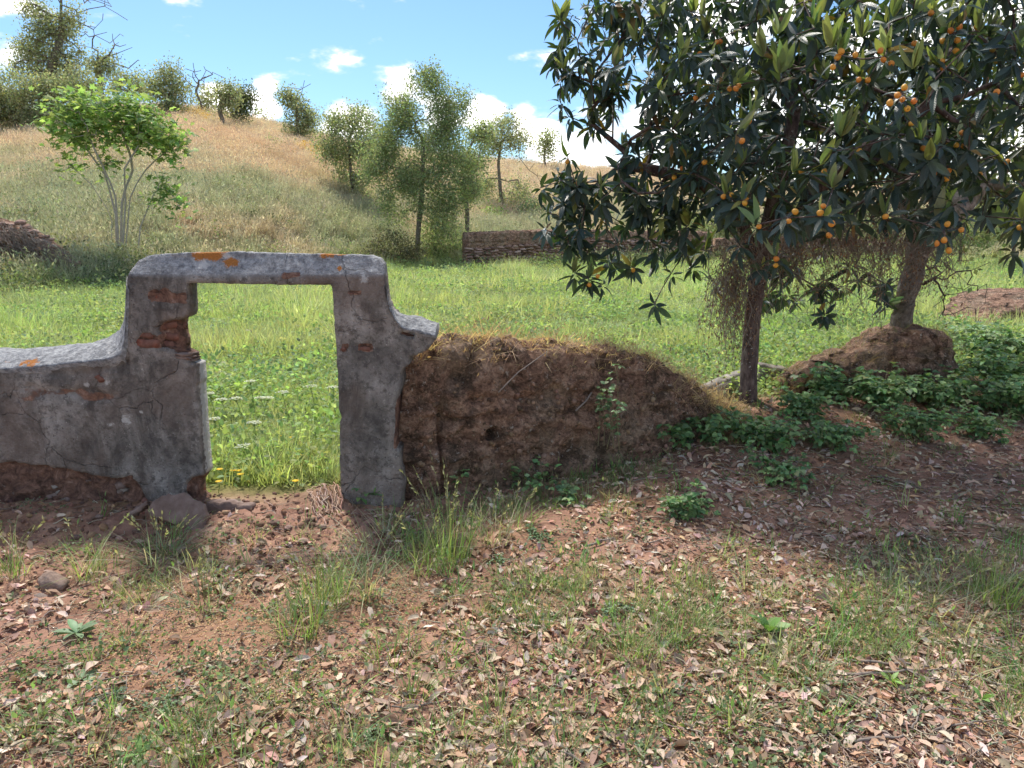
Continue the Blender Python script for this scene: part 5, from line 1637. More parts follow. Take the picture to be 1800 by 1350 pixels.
# right-hand continuation behind the loquat
lc = [(P(a, 436, y)[0], y) for a, y in ((1255, 36.2), (1350, 36.5), (1450, 36.6), (1560, 36.8))]
earth_body('earth_core', lc, [.85, .9, .8, .5], [.45] * 4, 181, fw, 1.0)
hp0 = gz(*P(40, 480, 21.5)[:2])
heap = empty('tumbled_stone_wall', hp0, 'tumbled dark dry stone wall end tangled with dead stems at the left picture edge', 'wall')
for k in range(230):
    a = -150 + 290 * rng.uniform() ** .85
    top_ = np.interp(a, [-150, 20, 60, 95, 125, 145], [1.45, 1.35, 1.15, .75, .35, .1])
    f_ = rng.uniform() ** .8
    xx = P(a, 480, 21.5)[0]; yy = 21.55 - .55 * (1 - f_) + rng.normal(0, .06)
    w = rng.uniform(.12, .36)
    o = obj('stone', STONE_M[int(rng.integers(0, 10))], heap)
    o.location = Vector((xx, yy, float(H(xx, yy)[0]) + top_ * f_)) - heap.location
    o.scale = (w * 1.1, w * 1.0, w * rng.uniform(.3, .6)); o.rotation_euler = (rng.normal(0, .2), rng.normal(0, .22), rng.uniform(0, 6.28))
mbt = MB()
for k in range(190):
    a = rng.uniform(-60, 125)
    p = P(a, np.interp(a, [-60, 40, 120], [392, 408, 465]) + rng.normal(0, 8), 21.1)
    pts = p + np.cumsum(np.concatenate([[[0, 0, 0]], np.stack([rng.normal(.09, .08, 5), rng.normal(-.02, .05, 5), rng.normal(-.10, .07, 5)], -1)]), 0)
    V, F = tube(pts, .009, 3, False); mbt.add(V, F)
o = mbt.obj('dead_stems', M_TWIG, heap); o['kind'] = 'stuff'
mbb = MB()
hb = [P(*c) for c in ((-40, 440, 22.1), (20, 430, 22.1), (60, 450, 22.1))]
pl = [(P(a, 480, 22.0)[0], 22.0) for a in (-260, -60, 20, 60, 100, 130)]
earth_body('earth_core', pl, [1.25, 1.3, 1.25, 1.0, .55, .15], [.7] * 6, 191, heap, 1.0)

# ------------------------------------------------------------------ concrete trough rim behind the loquat trunk
tr = empty('concrete_trough', gz(*P(1300, 665, 6.7)[:2]), 'old concrete trough rim half buried behind the loquat trunk', 'trough')
def beam(p, q, w, h, parent, name, mat=M_CONC, seed=0):
    p, q = np.asarray(p), np.asarray(q)
    L = np.linalg.norm(q - p)
    V, F = chip_box(L, w, h, seed, .012, .006)
    o = obj(name, mesh(name, V, F, mat, None, None, False), parent)
    d = (q - p) / L
    o.location = Vector((p + q) / 2) - parent.location
    o.rotation_euler = (0, -math.asin(d[2]), math.atan2(d[1], d[0]))
    return o
beam(P(1218, 690, 6.0), P(1310, 652, 6.9), .10, .05, tr, 'rim', seed=1)
beam(P(1330, 641, 6.95), P(1388, 650, 6.85), .10, .04, tr, 'rim', seed=2)
beam(P(1250, 705, 6.15), P(1312, 672, 6.85), .05, .22, tr, 'side_wall', seed=3)
beam(P(1330, 665, 6.95), P(1385, 672, 6.9), .06, .2, tr, 'side_wall', seed=4)

# ------------------------------------------------------------------ fallen pieces at the foot of the gateway
def chunk(name, outline, Yc, th, tiltx, mat, label, cat, seed, rotz=0.0, sink=0.0):
    """a flat broken piece: outline in photo pixels at depth Yc, tilted back"""
    rs = np.random.default_rng(seed)
    q = resample(np.array([P(a, b, Yc) for a, b in outline + outline[:1]]), 44)[:-1]
    c = q.mean(0)
    q = q - c
    q[:, [0, 2]] += rs.normal(0, .0035, (len(q), 2))
    n = len(q)
    rings = [q * .94 + [0, -.006, 0], q, q + [0, th, 0], q * .95 + [0, th + .006, 0]]
    V = np.concatenate([[[0, -.008, 0]]] + rings + [[[0, th + .008, 0]]])
    V += .004 * np.stack([fbm(V * 20, 2, seed), fbm(V * 20, 2, seed + 1), fbm(V * 20, 2, seed + 2)], -1)
    tri = [(0, 1 + k, 1 + (k + 1) % n) for k in range(n)] + [(len(V) - 1, 1 + 3 * n + (k + 1) % n, 1 + 3 * n + k) for k in range(n)]
    qd = [(1 + r * n + k, 1 + (r + 1) * n + k, 1 + (r + 1) * n + (k + 1) % n, 1 + r * n + (k + 1) % n) for r in range(3) for k in range(n)]
    o = obj(name, mesh(name, V, [np.array(tri), np.array(qd)], mat, None, None, False))
    o.location = c + [0, 0, -sink]; o.rotation_euler = (tiltx, 0, rotz)
    return tag(o, label, cat)
chunk('plaster_slab', [(260, 890), (264, 880), (285, 871), (318, 867), (326, 876), (352, 884), (362, 900), (364, 925), (360, 940), (335, 930), (300, 915), (262, 905)], 3.80, .05, -.55, M_SLAB, 'fallen slab of brown plaster leaning at the foot of the left pillar', 'slab', 5)
chunk('threshold_slab', [(362, 884), (400, 884), (438, 889), (440, 898), (420, 906), (385, 912), (362, 917)], 3.98, .09, -.2, M_SLAB, 'long broken slab lying across the gateway threshold', 'slab', 6)
chunk('plaster_fragment', [(226, 904), (240, 890), (256, 881), (258, 889), (240, 903), (230, 908)], 3.86, .03, -.5, M_SLAB, 'narrow plaster splinter beside the fallen slab', 'fragment', 7)
# stones lying about
for k, (a, b, w, lab) in enumerate(((92, 1030, 66, 'flat grey-brown stone half buried near the left picture edge'), (483, 922, 22, 'dark stone on the red rubble below the threshold'), (507, 930, 20, 'reddish stone beside the dark stone on the rubble'), (532, 955, 22, 'pinkish stone at the edge of the rubble by the grass'),
                                  (175, 910, 14, 'small tan stone at the foot of the left wall'), (135, 950, 18, 'brown stone on the bare soil under the left wall'), (210, 948, 15, 'small brown stone below the fallen plaster slab'), (568, 930, 15, 'rounded pale stone near the right pillar'), (605, 1113, 14, 'pinkish pebble on the litter below the tall grass'),
                                  (425, 1234, 20, 'dark clod of earth in the foreground litter'), (120, 960, 12, 'little stone beside the brown stone under the left wall'), (1210, 640, 26, 'flat dark stone at the sloping end of the earth wall'), (450, 968, 13, 'tan pebble below the rubble heap'), (550, 915, 13, 'brown pebble under the dry roots'))):
    V, F = lump(1200 + k, .5, 2)
    p = G(a, b) if k != 11 else P(a, b + 35, 5.45)
    s = w / FPX * p[1] * 1.1
    o = obj('loose_stone', mesh('loose_stone', V, F, M_STONE, [(.28, .2, .16), (.2, .13, .1), (.34, .22, .18), (.38, .27, .21)][k % 4]))
    o.location = p + [0, 0, s * .12]; o.scale = (s, s * .8, s * .5); o.rotation_euler = (0, 0, rng.uniform(0, 6.28))
    tag(o, lab, 'stone', 'stones lying about the gateway')

# ------------------------------------------------------------------ dry grass and roots on and below the earth wall
top = []
sel = EQ[(EQ[:, 2] > np.interp(EQ[:, 0], [l_[0] for l_ in eline], [float(H(*l_)[0]) + h_ * .86 for l_, h_ in zip(eline, ehs)]))]
ti = rng.integers(0, len(sel), 1000)
n = len(ti)
scatter('dry_wall_grass', [clump('wallgrass_kind', 9, .03, .02, .085, .0032, 1.5, L_INST, 260 + k_, 3, 2) for k_ in range(4)], sel[ti] - [0, 0, .01], zrot(n, .5), rng.uniform(.5, 1.3, n),
        pick([(.60, .43, .29), (.48, .33, .22), (.68, .53, .37), (.38, .25, .16)], n), 'dry brown grass and moss on top of the earth wall', 'dry grass')
fr = EQ[(rng.uniform(0, 1, len(EQ)) < .02)]
fr = fr[fr[:, 1] < np.interp(fr[:, 0], [l_[0] for l_ in eline], [l_[1] for l_ in eline]) - .1]
fr = fr[rng.uniform(0, 1, len(fr)) < .15 + .85 * sstep(P(1080, 700, 5)[0], P(1180, 700, 5)[0], fr[:, 0])][:420]
n = len(fr)
scatter('hanging_roots', [clump('root_kind', 9, .02, .05, .14, .002, .5, L_INST, 280 + k_, 3) for k_ in range(3)], fr, np.stack([rng.normal(2.4, .3, n), rng.normal(0, .3, n), rng.normal(0, .5, n)], -1), rng.uniform(.5, 1.4, n),
        pick([(.3, .2, .13), (.22, .14, .09), (.4, .3, .2)], n), 'thin dry roots hanging down the face of the earth wall', 'roots')
mo = [(P(a, b, y)[0], y, P(a, b, y)[2]) for a, b, y in mst]
pm = np.array([mo[int(i)] for i in rng.integers(0, len(mo), 260)]) + np.stack([rng.normal(0, .12, 260), rng.normal(-.05, .16, 260), rng.normal(-.03, .04, 260)], -1)
scatter('stump_grass', [clump('stumpgrass_kind', 14, .03, .03, .10, .0022, 1.1, L_INST, 290 + k_, 3) for k_ in range(3)], pm, zrot(260, .5), rng.uniform(.6, 1.4, 260), pick([(.4, .28, .17), (.3, .2, .12), (.3, .28, .13)], 260), 'dry grass on the worn earth stump', 'dry grass')
# clods and gravel weathering out of the earth faces
cs = EQ[rng.uniform(0, 1, len(EQ)) < .10]
cs = cs[cs[:, 1] < np.interp(cs[:, 0], [l_[0] for l_ in eline], [l_[1] for l_ in eline]) + .1]
n = len(cs)
scatter('earth_clods', [mesh('clod_kind', *lump(1500 + k_, .8, 1), M_ITINT, smooth=False) for k_ in range(6)], cs, zrot(n, 1.0), .006 + .018 * rng.uniform(0, 1, n) ** 3, pick([(.27, .165, .105), (.18, .11, .07), (.33, .21, .14), (.11, .07, .045), (.22, .14, .09)], n, .1),
        'clods and gravel weathering out of the earth wall', 'clods')
# pale roots spilling over the threshold heap
mbr = MB()
for k in range(34):
    p = gz(P(rng.uniform(540, 598), 880, 4.15)[0], rng.uniform(4.0, 4.3), .02)
    st = np.stack([rng.normal(.012, .014, 6), rng.normal(-.03, .014, 6), np.zeros(6)], -1)
    pts = p + np.cumsum(np.concatenate([[[0, 0, 0]], st]), 0)
    pts[:, 2] = H(pts[:, 0], pts[:, 1]) + .012 + .014 * np.sin(np.linspace(0, 3, 7)) + rng.normal(0, .004, 7)
    V, F = tube(pts, rng.uniform(.0018, .004), 4, False); mbr.add(V, F, pick([(.5, .36, .27), (.42, .27, .19)], 1)[0])
o = obj('root_tangle', mbr.mesh('root_tangle', M_TINT)); tag(o, 'pale dry roots spilling over the heap beside the right pillar', 'roots', None, 'stuff')

# ------------------------------------------------------------------ brambles
BRC = [(.17, .29, .11), (.22, .35, .13), (.13, .23, .10), (.28, .39, .16)]
def bramble(label, base, nst, length, size, per=9, spread=.5, dirn=None, pal=BRC, seed=0, lift=.5, tips3=True):
    r = np.random.default_rng(2000 + seed)
    root = empty('bramble', base, label, 'bramble', 'brambles along the walls')
    st, lf = MB(), MB()
    for k in range(nst):
        a = r.uniform(0, 6.28)
        d = np.array([math.cos(a), math.sin(a), 0]) * spread if dirn is None else np.asarray(dirn) + r.normal(0, spread * .6, 3) * [1, 1, 0]
        L = length * r.uniform(.5, 1.15)
        t = np.linspace(0, 1, 8)[:, None]
        p = np.asarray(base) + r.normal(0, .04, 3) * [1, 1, 0] + d * L * t + np.array([0, 0, 1.0]) * L * lift * (t * 1.6 - 1.1 * t * t) + np.cumsum(r.normal(0, .012, (8, 3)), 0)
        gzv = H(p[:, 0], p[:, 1]) + .015
        p[:, 2] = np.maximum(p[:, 2], gzv)
        V, F = tube(p, np.linspace(.0032, .0014, 8), 4, False)
        st.add(V, F, (.2, .17, .09))
        ii_ = r.uniform(.12, 1, per)
        c = np.stack([np.interp(ii_ * 7, np.arange(8), p[:, q]) for q in range(3)], -1)
        pd = unit(r.normal(0, 1, (per, 3)) + [0, -.3, .45])
        c2 = c + pd * size * .9
        for j, (off, sz) in enumerate(((0, 1.0), (1.25, .8), (-1.25, .8))):
            dd = rot_about(unit(pd * [1, 1, .35] + [0, 0, -.12]), np.tile([0, 0, 1.0], (per, 1)), np.full(per, off) + r.normal(0, .15, per))
            V, F = place(OVATE[0], OVATE[1], c2, dd, unit(r.normal(0, .35, (per, 3)) + [0, -.15, 1]), size * sz * r.uniform(.75, 1.25, per))
            lf.add(V, F, np.repeat(pick(pal, per, .16), len(OVATE[0]), 0))
    st.obj('stems', M_TINT, root)['kind'] = 'stuff'
    lf.obj('foliage', L_BRAM, root)['kind'] = 'stuff'
    return root
BR = [  # label, px, py, stems, length, leaf size, leaves, direction
    ('bramble shoot rooted at the foot of the right pillar', 660, 885, 2, .28, .045, 4, (-.35, -.1, 0)),
    ('dark bramble at the left foot of the earth wall', 790, 850, 12, .26, .04, 8, None),
    ('low bramble under the middle of the earth wall', 905, 842, 12, .26, .035, 7, None),
    ('bramble sprig on the ground between tall grass and earth wall', 985, 880, 6, .22, .035, 6, None),
    ('bramble leaning on the sloping end of the earth wall', 1185, 785, 14, .36, .042, 8, (.05, -.1, 0)),
    ('bramble in the hollow left of the loquat trunk', 1250, 775, 12, .34, .04, 8, None),
    ('pale bramble standing right in front of the loquat trunk', 1345, 785, 16, .40, .048, 9, None),
    ('bramble tuft on the litter below the loquat trunk', 1375, 850, 10, .24, .036, 8, None),
    ('small bramble patch alone on the litter under the loquat', 1205, 905, 9, .2, .034, 8, None),
    ('wide low bramble right of the loquat trunk', 1455, 790, 18, .40, .036, 9, None),
    ('bramble climbing the left shoulder of the earth stump', 1450, 700, 16, .45, .05, 9, (0, .05, 0)),
    ('thick bramble mound in front of the earth stump', 1540, 715, 26, .50, .05, 10, None),
    ('bramble trailing off the right end of the earth stump', 1640, 715, 20, .50, .045, 10, None),
    ('low bramble mat on the litter right of the stump', 1600, 770, 20, .42, .036, 9, None),
    ('leafy bramble at the right picture edge behind the track', 1740, 720, 22, .55, .045, 10, None),
    ('bramble mat on the track edge at the right', 1730, 770, 16, .4, .038, 8, None),
    ('tall bramble behind the stump at the right', 1710, 640, 18, .6, .05, 10, None),
    ('tall leafy bramble in the meadow edge behind the right end of the stump', 1690, 615, 26, .6, .05, 10, None),
    ('high bramble thicket at the right picture edge', 1780, 640, 28, .75, .05, 10, None),
    ('bramble thicket between right edge and stump', 1745, 680, 26, .6, .05, 10, None),
    ('bramble leaves creeping up the face of the earth stump', 1560, 680, 20, .42, .048, 10, (0, .12, 0)),
    ('bramble at the far right above the litter', 1790, 735, 20, .5, .042, 9, None),
    ('bramble spilling over between stump and loquat', 1405, 735, 14, .36, .046, 9, None),
]
for k, (lab, a, b, ns, L, sz, pr_, dn) in enumerate(BR):
    bramble(lab, G(a, b), int(ns * 1.3), L * 1.25, sz * 1.22, pr_ + 2, .5, dn, seed=k, lift=.62)
b0 = P(1062, 770, 4.78)
bramble('bramble shoot climbing the face of the earth wall', b0 - [0, .16, .02], 6, .55, .038, 10, .1, (.02, -.06, 0), [(.19, .28, .13), (.15, .24, .1)], 51, 1.6)
bramble('small pale bramble sprig halfway along the earth wall foot', G(975, 810) - [0, .06, 0], 4, .2, .034, 6, .3, (0, -.2, 0), [(.2, .3, .11)], 52, 1.2)

# ------------------------------------------------------------------ single grass tufts, herbs and sticks of the track
def tuft(label, px, py, h, nb, rad, pal, seed, lean=.45, w=.0045, heads=0):
    r = np.random.default_rng(3000 + seed)
    p = G(px, py)
    a = r.uniform(0, 6.28, nb); rr = rad * np.sqrt(r.uniform(0, 1, nb))
    base = np.stack([rr * np.cos(a), rr * np.sin(a), np.full(nb, -.01)], -1)
    hh = h * r.uniform(.35, 1.05, nb)
    V, F, k = blades(base, hh, np.abs(r.normal(lean, lean * .55, nb)), a + r.normal(0, .8, nb), w * r.uniform(.6, 1.3, nb), .5, 5)
    mb = MB()
    mb.add(V, F, np.repeat(pick(pal, nb, .15), k, 0))
    root = empty('grass_tuft', p, label, 'grass tuft', 'grass tufts along the track')
    bo = obj('blades', mb.mesh('blades', L_GRASS), root); bo['kind'] = 'stuff'
    if heads:
        mh = MB()
        for q in range(heads):
            aa = r.uniform(0, 6.28); L = h * r.uniform(.9, 1.3); ln_ = r.uniform(.1, .5)
            t = np.linspace(0, 1, 6)[:, None]
            pts = np.array([math.cos(aa), math.sin(aa), 0]) * L * (ln_ * t + .5 * ln_ * t * t) + np.array([0, 0, 1]) * L * (t - .25 * ln_ * t ** 2.5)
            V, F = tube(pts, .0009, 3, False); mh.add(V, F, (.36, .36, .18))
            m = 12
            c = pts[-1] - (pts[-1] - pts[-3]) * r.uniform(0, 1, (m, 1))
            V, F = place(QLEAF[0] * [.5, 1, 1], QLEAF[1], c, unit(pts[-1] - pts[-2]) + r.normal(0, .35, (m, 3)), r.normal(0, 1, (m, 3)), r.uniform(.012, .03, m))
            mh.add(V, F, np.repeat(pick([(.46, .44, .28), (.4, .42, .22)], m), 4, 0))
        ho = obj('seed_heads', mh.mesh('seed_heads', L_GRASS), root); ho['kind'] = 'stuff'
    return root
GR1 = [(.22, .33, .10), (.28, .39, .12), (.18, .27, .10), (.34, .42, .16), (.45, .43, .26)]
GR2 = [(.30, .36, .2), (.38, .4, .26), (.24, .31, .18), (.48, .45, .32)]
TF = [('tall green grass tuft with seed stalks in front of the earth wall', 790, 985, .42, 110, .10, GR1, .3, 9), ('bright tall grass tuft right of the pillar', 745, 1000, .30, 90, .10, GR1, .4, 4), ('green grass tuft in the middle foreground with upright blades', 570, 1060, .30, 120, .10, GR1, .35, 6),
      ('spreading grass tuft below the threshold rubble', 640, 1035, .26, 120, .14, GR2, .7, 6), ('lush grass tuft below the rubble with bent blades', 530, 1110, .24, 120, .10, GR1, .5, 3), ('greyish flattened grass beside the right pillar foot', 680, 965, .22, 140, .17, GR2, 1.0, 8),
      ('pale dry grass sheaf on the bare soil at the left', 285, 985, .24, 80, .10, GR2, 1.0, 8), ('grass tuft on the soil at the left picture edge', 20, 1010, .26, 70, .09, GR1, .5, 5), ('thin grass tuft below the left wall', 150, 1010, .24, 46, .08, GR1, .6, 3), ('wispy brown-tipped grass below the plaster slab', 360, 1060, .18, 90, .12, GR2, .6, 10),
      ('grass tuft in the left foreground with yellowing tips', 230, 1130, .15, 50, .06, GR1, .5, 2), ('bright grass tuft in the centre foreground', 690, 1165, .16, 80, .09, GR1, .5, 2), ('grass tuft at the bottom centre with broad blades', 875, 1270, .18, 60, .06, GR1, .4, 0), ('feathery grass tuft in the middle of the track', 930, 1050, .14, 90, .12, GR1, .5, 4),
      ('grass tuft on the litter in the right foreground', 1290, 1270, .15, 54, .06, GR1, .5, 0), ('dense grass patch near the dock plant', 1205, 1110, .13, 110, .10, GR1, .6, 2), ('grass tuft left of the dock plant', 1110, 1150, .14, 80, .07, GR1, .45, 2), ('large dense tuft of dark grass at the right picture edge', 1745, 1060, .26, 170, .10, GR1, .35, 8),
      ('loose pale grass left of the dark right-edge tuft', 1640, 1070, .24, 130, .20, GR2, .7, 14), ('fine grass beside the loose pale grass', 1540, 1090, .20, 120, .16, GR1, .6, 10), ('grass tuft near the bottom right of the track', 1385, 1170, .13, 60, .08, GR1, .6, 2), ('spreading grass low on the track in the middle right', 1430, 1195, .15, 50, .07, GR2, .9, 0),
      ('small bright tuft in the lower left foreground', 160, 1165, .13, 22, .03, GR1, .5, 0), ('grass clump at the bottom left corner', 60, 1300, .12, 60, .1, GR2, .6, 2), ('grass clump at the bottom left among grey herbs', 330, 1300, .13, 60, .09, GR1, .6, 0), ('grass clump at the bottom edge centre left', 720, 1230, .13, 50, .06, GR1, .5, 2),
      ('tuft under the earth wall beside the tall seed-stalk tuft', 860, 950, .24, 90, .12, GR2, .6, 6), ('grass tuft under the dark bramble', 905, 925, .2, 70, .1, GR1, .6, 4)]
for k, (lab, a, b, h, nb, rad, pal, ln_, hd) in enumerate(TF):
    tuft(lab, a, b, h, nb, rad, pal, k, ln_, .0045, hd)

def rosette(name, label, cat, px, py, n, L, tpl, pal, seed, lift=.25, mat=L_BRAM):
    r = np.random.default_rng(4000 + seed)
    p = G(px, py)
    root = empty(name, p, label, cat, 'single herbs on the track')
    az = np.arange(n) * 2.399 + r.normal(0, .2, n)
    for q in range(n):
        d = np.array([[math.cos(az[q]), math.sin(az[q]), lift * r.uniform(.3, 1.6)]])
        V, F = place(tpl[0], tpl[1], np.zeros((1, 3)) + [[0, 0, .01]], d, np.array([[0, 0, 1.0]]) + r.normal(0, .15, (1, 3)), L * r.uniform(.65, 1.1, 1))
        obj('leaf', mesh('leaf', V, F, mat, np.repeat(pick(pal, 1, .1), len(V), 0)), root)
    return root
def creeper_herb(name, label, cat, px, py, n, L, tpl, pal, seed, lift=.3):
    r = np.random.default_rng(4300 + seed)
    p = G(px, py)
    root = empty(name, p, label, cat, 'single herbs on the track')
    st, lf = MB(), MB()
    for q in range(n):
        a = r.uniform(0, 6.28); ln_ = L * r.uniform(.5, 2.0)
        t_ = np.linspace(0, 1, 6)[:, None]
        pts = np.array([math.cos(a), math.sin(a), 0]) * ln_ * t_ + np.cumsum(r.normal(0, .004, (6, 3)), 0)
        pts[:, 2] = H(pts[:, 0] + p[0], pts[:, 1] + p[1]) - p[2] + .006 + .5 * lift * L * np.sin(np.linspace(0, 2.6, 6))
        V, F = tube(pts, .0011, 3, False); st.add(V, F, (.2, .22, .1))
        m = 11
        c = pts[r.integers(1, 6, m)] + r.normal(0, .005, (m, 3))
        V, F = place(OVAL[0], OVAL[1], c, r.normal(0, 1, (m, 3)) * [1, 1, .35], r.normal(0, .4, (m, 3)) + [0, 0, 1], L * r.uniform(.16, .36, m))
        lf.add(V, F, np.repeat(pick(pal, m, .16), len(OVAL[0]), 0))
    for nm, mb_, mt_ in (('stems', st, M_TINT), ('foliage', lf, L_BRAM)):
        o = obj(nm, mb_.mesh(nm, mt_), root); o['kind'] = 'stuff'
    return root
SPAT = leaf_tpl(.34, .12, .25, 5, 1.1)
ROUND = leaf_tpl(.85, .1, .2, 4, .85)
GREYG = [(.19, .28, .14), (.24, .33, .18)]
for k, (lab, a, b, n, L, tp, pal, lf_) in enumerate((
        ('grey-green rosette weed in the left foreground', 145, 1197, 9, .085, SPAT, GREYG, .2), ('broad-leaved rosette on the soil in the left foreground', 135, 1118, 10, .11, SPAT, GREYG, .5), ('dark crinkled herb in the left foreground', 205, 1228, 12, .06, ROUND, [(.16, .24, .15)], .3),
        ('bluish creeping herb left of the bottom centre', 300, 1248, 14, .06, ROUND, GREYG, .3), ('dock plant with two upright broad leaves in the right foreground', 1350, 1115, 6, .13, leaf_tpl(.5, .1, .2, 5, .9), [(.2, .33, .1)], 1.4), ('single upright broad leaf near the dock plant', 1412, 1125, 3, .10, SPAT, [(.22, .36, .1)], 2.0),
        ('silvery creeping herb in the middle of the track', 1085, 1075, 22, .06, ROUND, [(.26, .34, .21)], .4), ('grey herb at the bottom centre', 655, 1305, 14, .055, ROUND, GREYG, .35), ('bright young herb at the bottom left', 245, 1330, 8, .07, SPAT, [(.24, .36, .12)], .8),
        ('green herb at the bottom middle', 1130, 1330, 8, .06, ROUND, GREYG, .4), ('small bright herb in the bottom right litter', 1565, 1205, 6, .06, SPAT, [(.24, .38, .1)], .9), ('small upright herb near the right bottom edge', 1725, 1235, 6, .06, SPAT, [(.24, .38, .12)], 1.0), ('leafy herb on the litter under the grass near the wall', 945, 945, 12, .085, ROUND, [(.15, .24, .12)], .7), ('dark leafy weed under the tall grass', 880, 990, 10, .06, ROUND, [(.16, .25, .13)], .5))):
    (creeper_herb if tp is ROUND else rosette)('ground_herb', lab, 'herb', a, b, n, L * .85, tp, pal, k, lf_)

def stick(label, px, py, qx, qy, r0, seed):
    r = np.random.default_rng(5000 + seed)
    a, b = G(px, py), G(qx, qy)
    n = 9
    t = np.linspace(0, 1, n)[:, None]
    pts = a * (1 - t) + b * t
    L = np.linalg.norm(b - a)
    pts += np.cumsum(r.normal(0, .012 * L, (n, 3)), 0) * [1, 1, 0]
    pts[:, 2] = H(pts[:, 0], pts[:, 1]) + .010 + r0
    V, F = tube(pts, np.linspace(r0, r0 * .6, n), 6)
    if r.uniform() < .45:
        k = int(r.integers(3, 6))
        e = pts[k] + (pts[k + 1] - pts[k]) * 1.2 + np.array([r.normal(0, .05), r.normal(0, .05), .012])
        V2, F2 = tube(np.array([pts[k], (pts[k] + e) / 2 + [0, 0, .004], e]), np.array([r0 * .6, r0 * .5, r0 * .35]), 5)
        F = F + [f + len(V) for f in F2]; V = np.concatenate([V, V2])
    V = V - a
    o = obj('fallen_stick', mesh('fallen_stick', V, F, M_TWIG)); o.location = a
    return tag(o, label, 'stick', 'sticks lying on the track')
ST = [(1480, 1190, 1640, 1178, .006, 'long straight stick lying across the right foreground'), (1510, 1170, 1625, 1183, .006, 'stick just above the long straight stick'), (1660, 1100, 1790, 1170, .005, 'stick pointing to the right edge above the dry stems'), (1690, 1135, 1800, 1120, .005, 'forked stick near the right picture edge'),
      (1500, 1312, 1585, 1300, .006, 'short thick stick at the bottom right'), (1600, 1290, 1622, 1238, .004, 'upright-lying twig in the bottom right litter'), (985, 1320, 1025, 1350, .006, 'grey stick running out of the bottom edge'), (1195, 1230, 1222, 1180, .004, 'thin pale twig in the lower middle'), (1270, 1135, 1350, 1143, .005, 'brown stick under the dock plant'),
      (1030, 965, 1078, 952, .007, 'short thick stick lying on the litter before the earth wall'), (975, 880, 1005, 885, .006, 'piece of bark under the earth wall'), (1140, 960, 1180, 950, .004, 'brown twig under the loquat shade'), (1420, 1260, 1500, 1330, .004, 'long thin twig slanting in the right foreground'), (1560, 1180, 1700, 1215, .004, 'twig crossing below the long straight stick'),
      (1700, 1190, 1795, 1230, .005, 'twig at the right edge among dry stems'), (1580, 1080, 1690, 1120, .003, 'thin dry stem below the pale grass'), (1640, 1290, 1760, 1270, .004, 'twig low in the bottom right corner'), (1450, 1130, 1560, 1160, .003, 'slender twig left of the long straight stick'), (690, 1250, 760, 1240, .003, 'thin twig in the lower centre'), (180, 1205, 250, 1198, .003, 'thin twig beside the grey-green rosette'),
      (1680, 1060, 1790, 1010, .004, 'twig behind the dark right-edge tuft'), (1250, 820, 1330, 850, .005, 'stick lying in the shade under the loquat'), (1110, 850, 1180, 842, .004, 'twig at the foot of the earth wall end'), (1330, 900, 1400, 880, .004, 'twig below the bramble tuft'), (1530, 840, 1610, 860, .004, 'twig on the shaded litter at right'), (1770, 1290, 1700, 1340, .004, 'bent twig in the bottom right corner')]
for k, (a, b, c, d, r0, lab) in enumerate(ST):
    stick(lab, a, b, c, d, r0, k)
# two weathered sticks leaning on the earth wall
for k, (pp, lab) in enumerate((([(876, 690, 4.40), (910, 655, 4.52), (962, 618, 4.68)], 'thin dry stick leaning on the earth wall face'), ([(1012, 722, 4.62), (1030, 705, 4.68), (1040, 690, 4.8)], 'pale forked root sticking out of the earth wall'))):
    pts = resample(np.array([P(*c) for c in pp]), 8)
    V, F = tube(pts, .004 + .002 * k, 5)
    o = obj('dry_stick', mesh('dry_stick', V - pts[0], F, M_TWIG)); o.location = pts[0]; tag(o, lab, 'stick')

# fallen leaves large enough to tell apart
LM = [mesh('fallen_leaf', V, F, L_DRYM, LIT[k % len(LIT)]) for k, (V, F) in enumerate(DLV * 2)]
LMT = [LIT[k % len(LIT)] for k in range(len(LM))]
x, y = in_view(900, 1.95, 3.4, 1.6, .98, rng, 0)
m = rng.uniform(0, 1, 900) < np.clip(.35 + .5 * sstep(-.5, 1.5, x), 0, 1)
x, y = x[m][:290], y[m][:290]
zz = H(x, y)
for k in range(len(x)):
    red = x[k] > .75 and rng.uniform() < .4
    o = obj('fallen_leaf', LM[int(rng.integers(0, len(LM)))])
    s = rng.uniform(.034, .075)
    o.location = (x[k], y[k], zz[k] + .012 + .008 * rng.uniform()); o.scale = (s, s, s)
    o.rotation_euler = (rng.normal(0, .35), rng.normal(0, .35), rng.uniform(0, 6.28))
    u_ = x[k] / y[k]
    where = ('at the bottom left', 'left of the middle', 'in the middle', 'right of the middle', 'at the bottom right')[int(np.clip((u_ + .7) / .28, 0, 4))]
    dist = 'close to the bottom edge' if y[k] < 2.35 else 'farther up the track' if y[k] > 2.8 else 'of the foreground'
    li_ = LMT[[m_.name for m_ in LM].index(o.data.name)]
    lookd = 'pale tan' if li_[0] > .53 else 'dark brown' if li_[0] < .4 else 'reddish tan'
    tag(o, '%s fallen leaf on the litter %s %s' % (lookd, where, dist), 'fallen leaf', 'larger fallen leaves in the foreground')

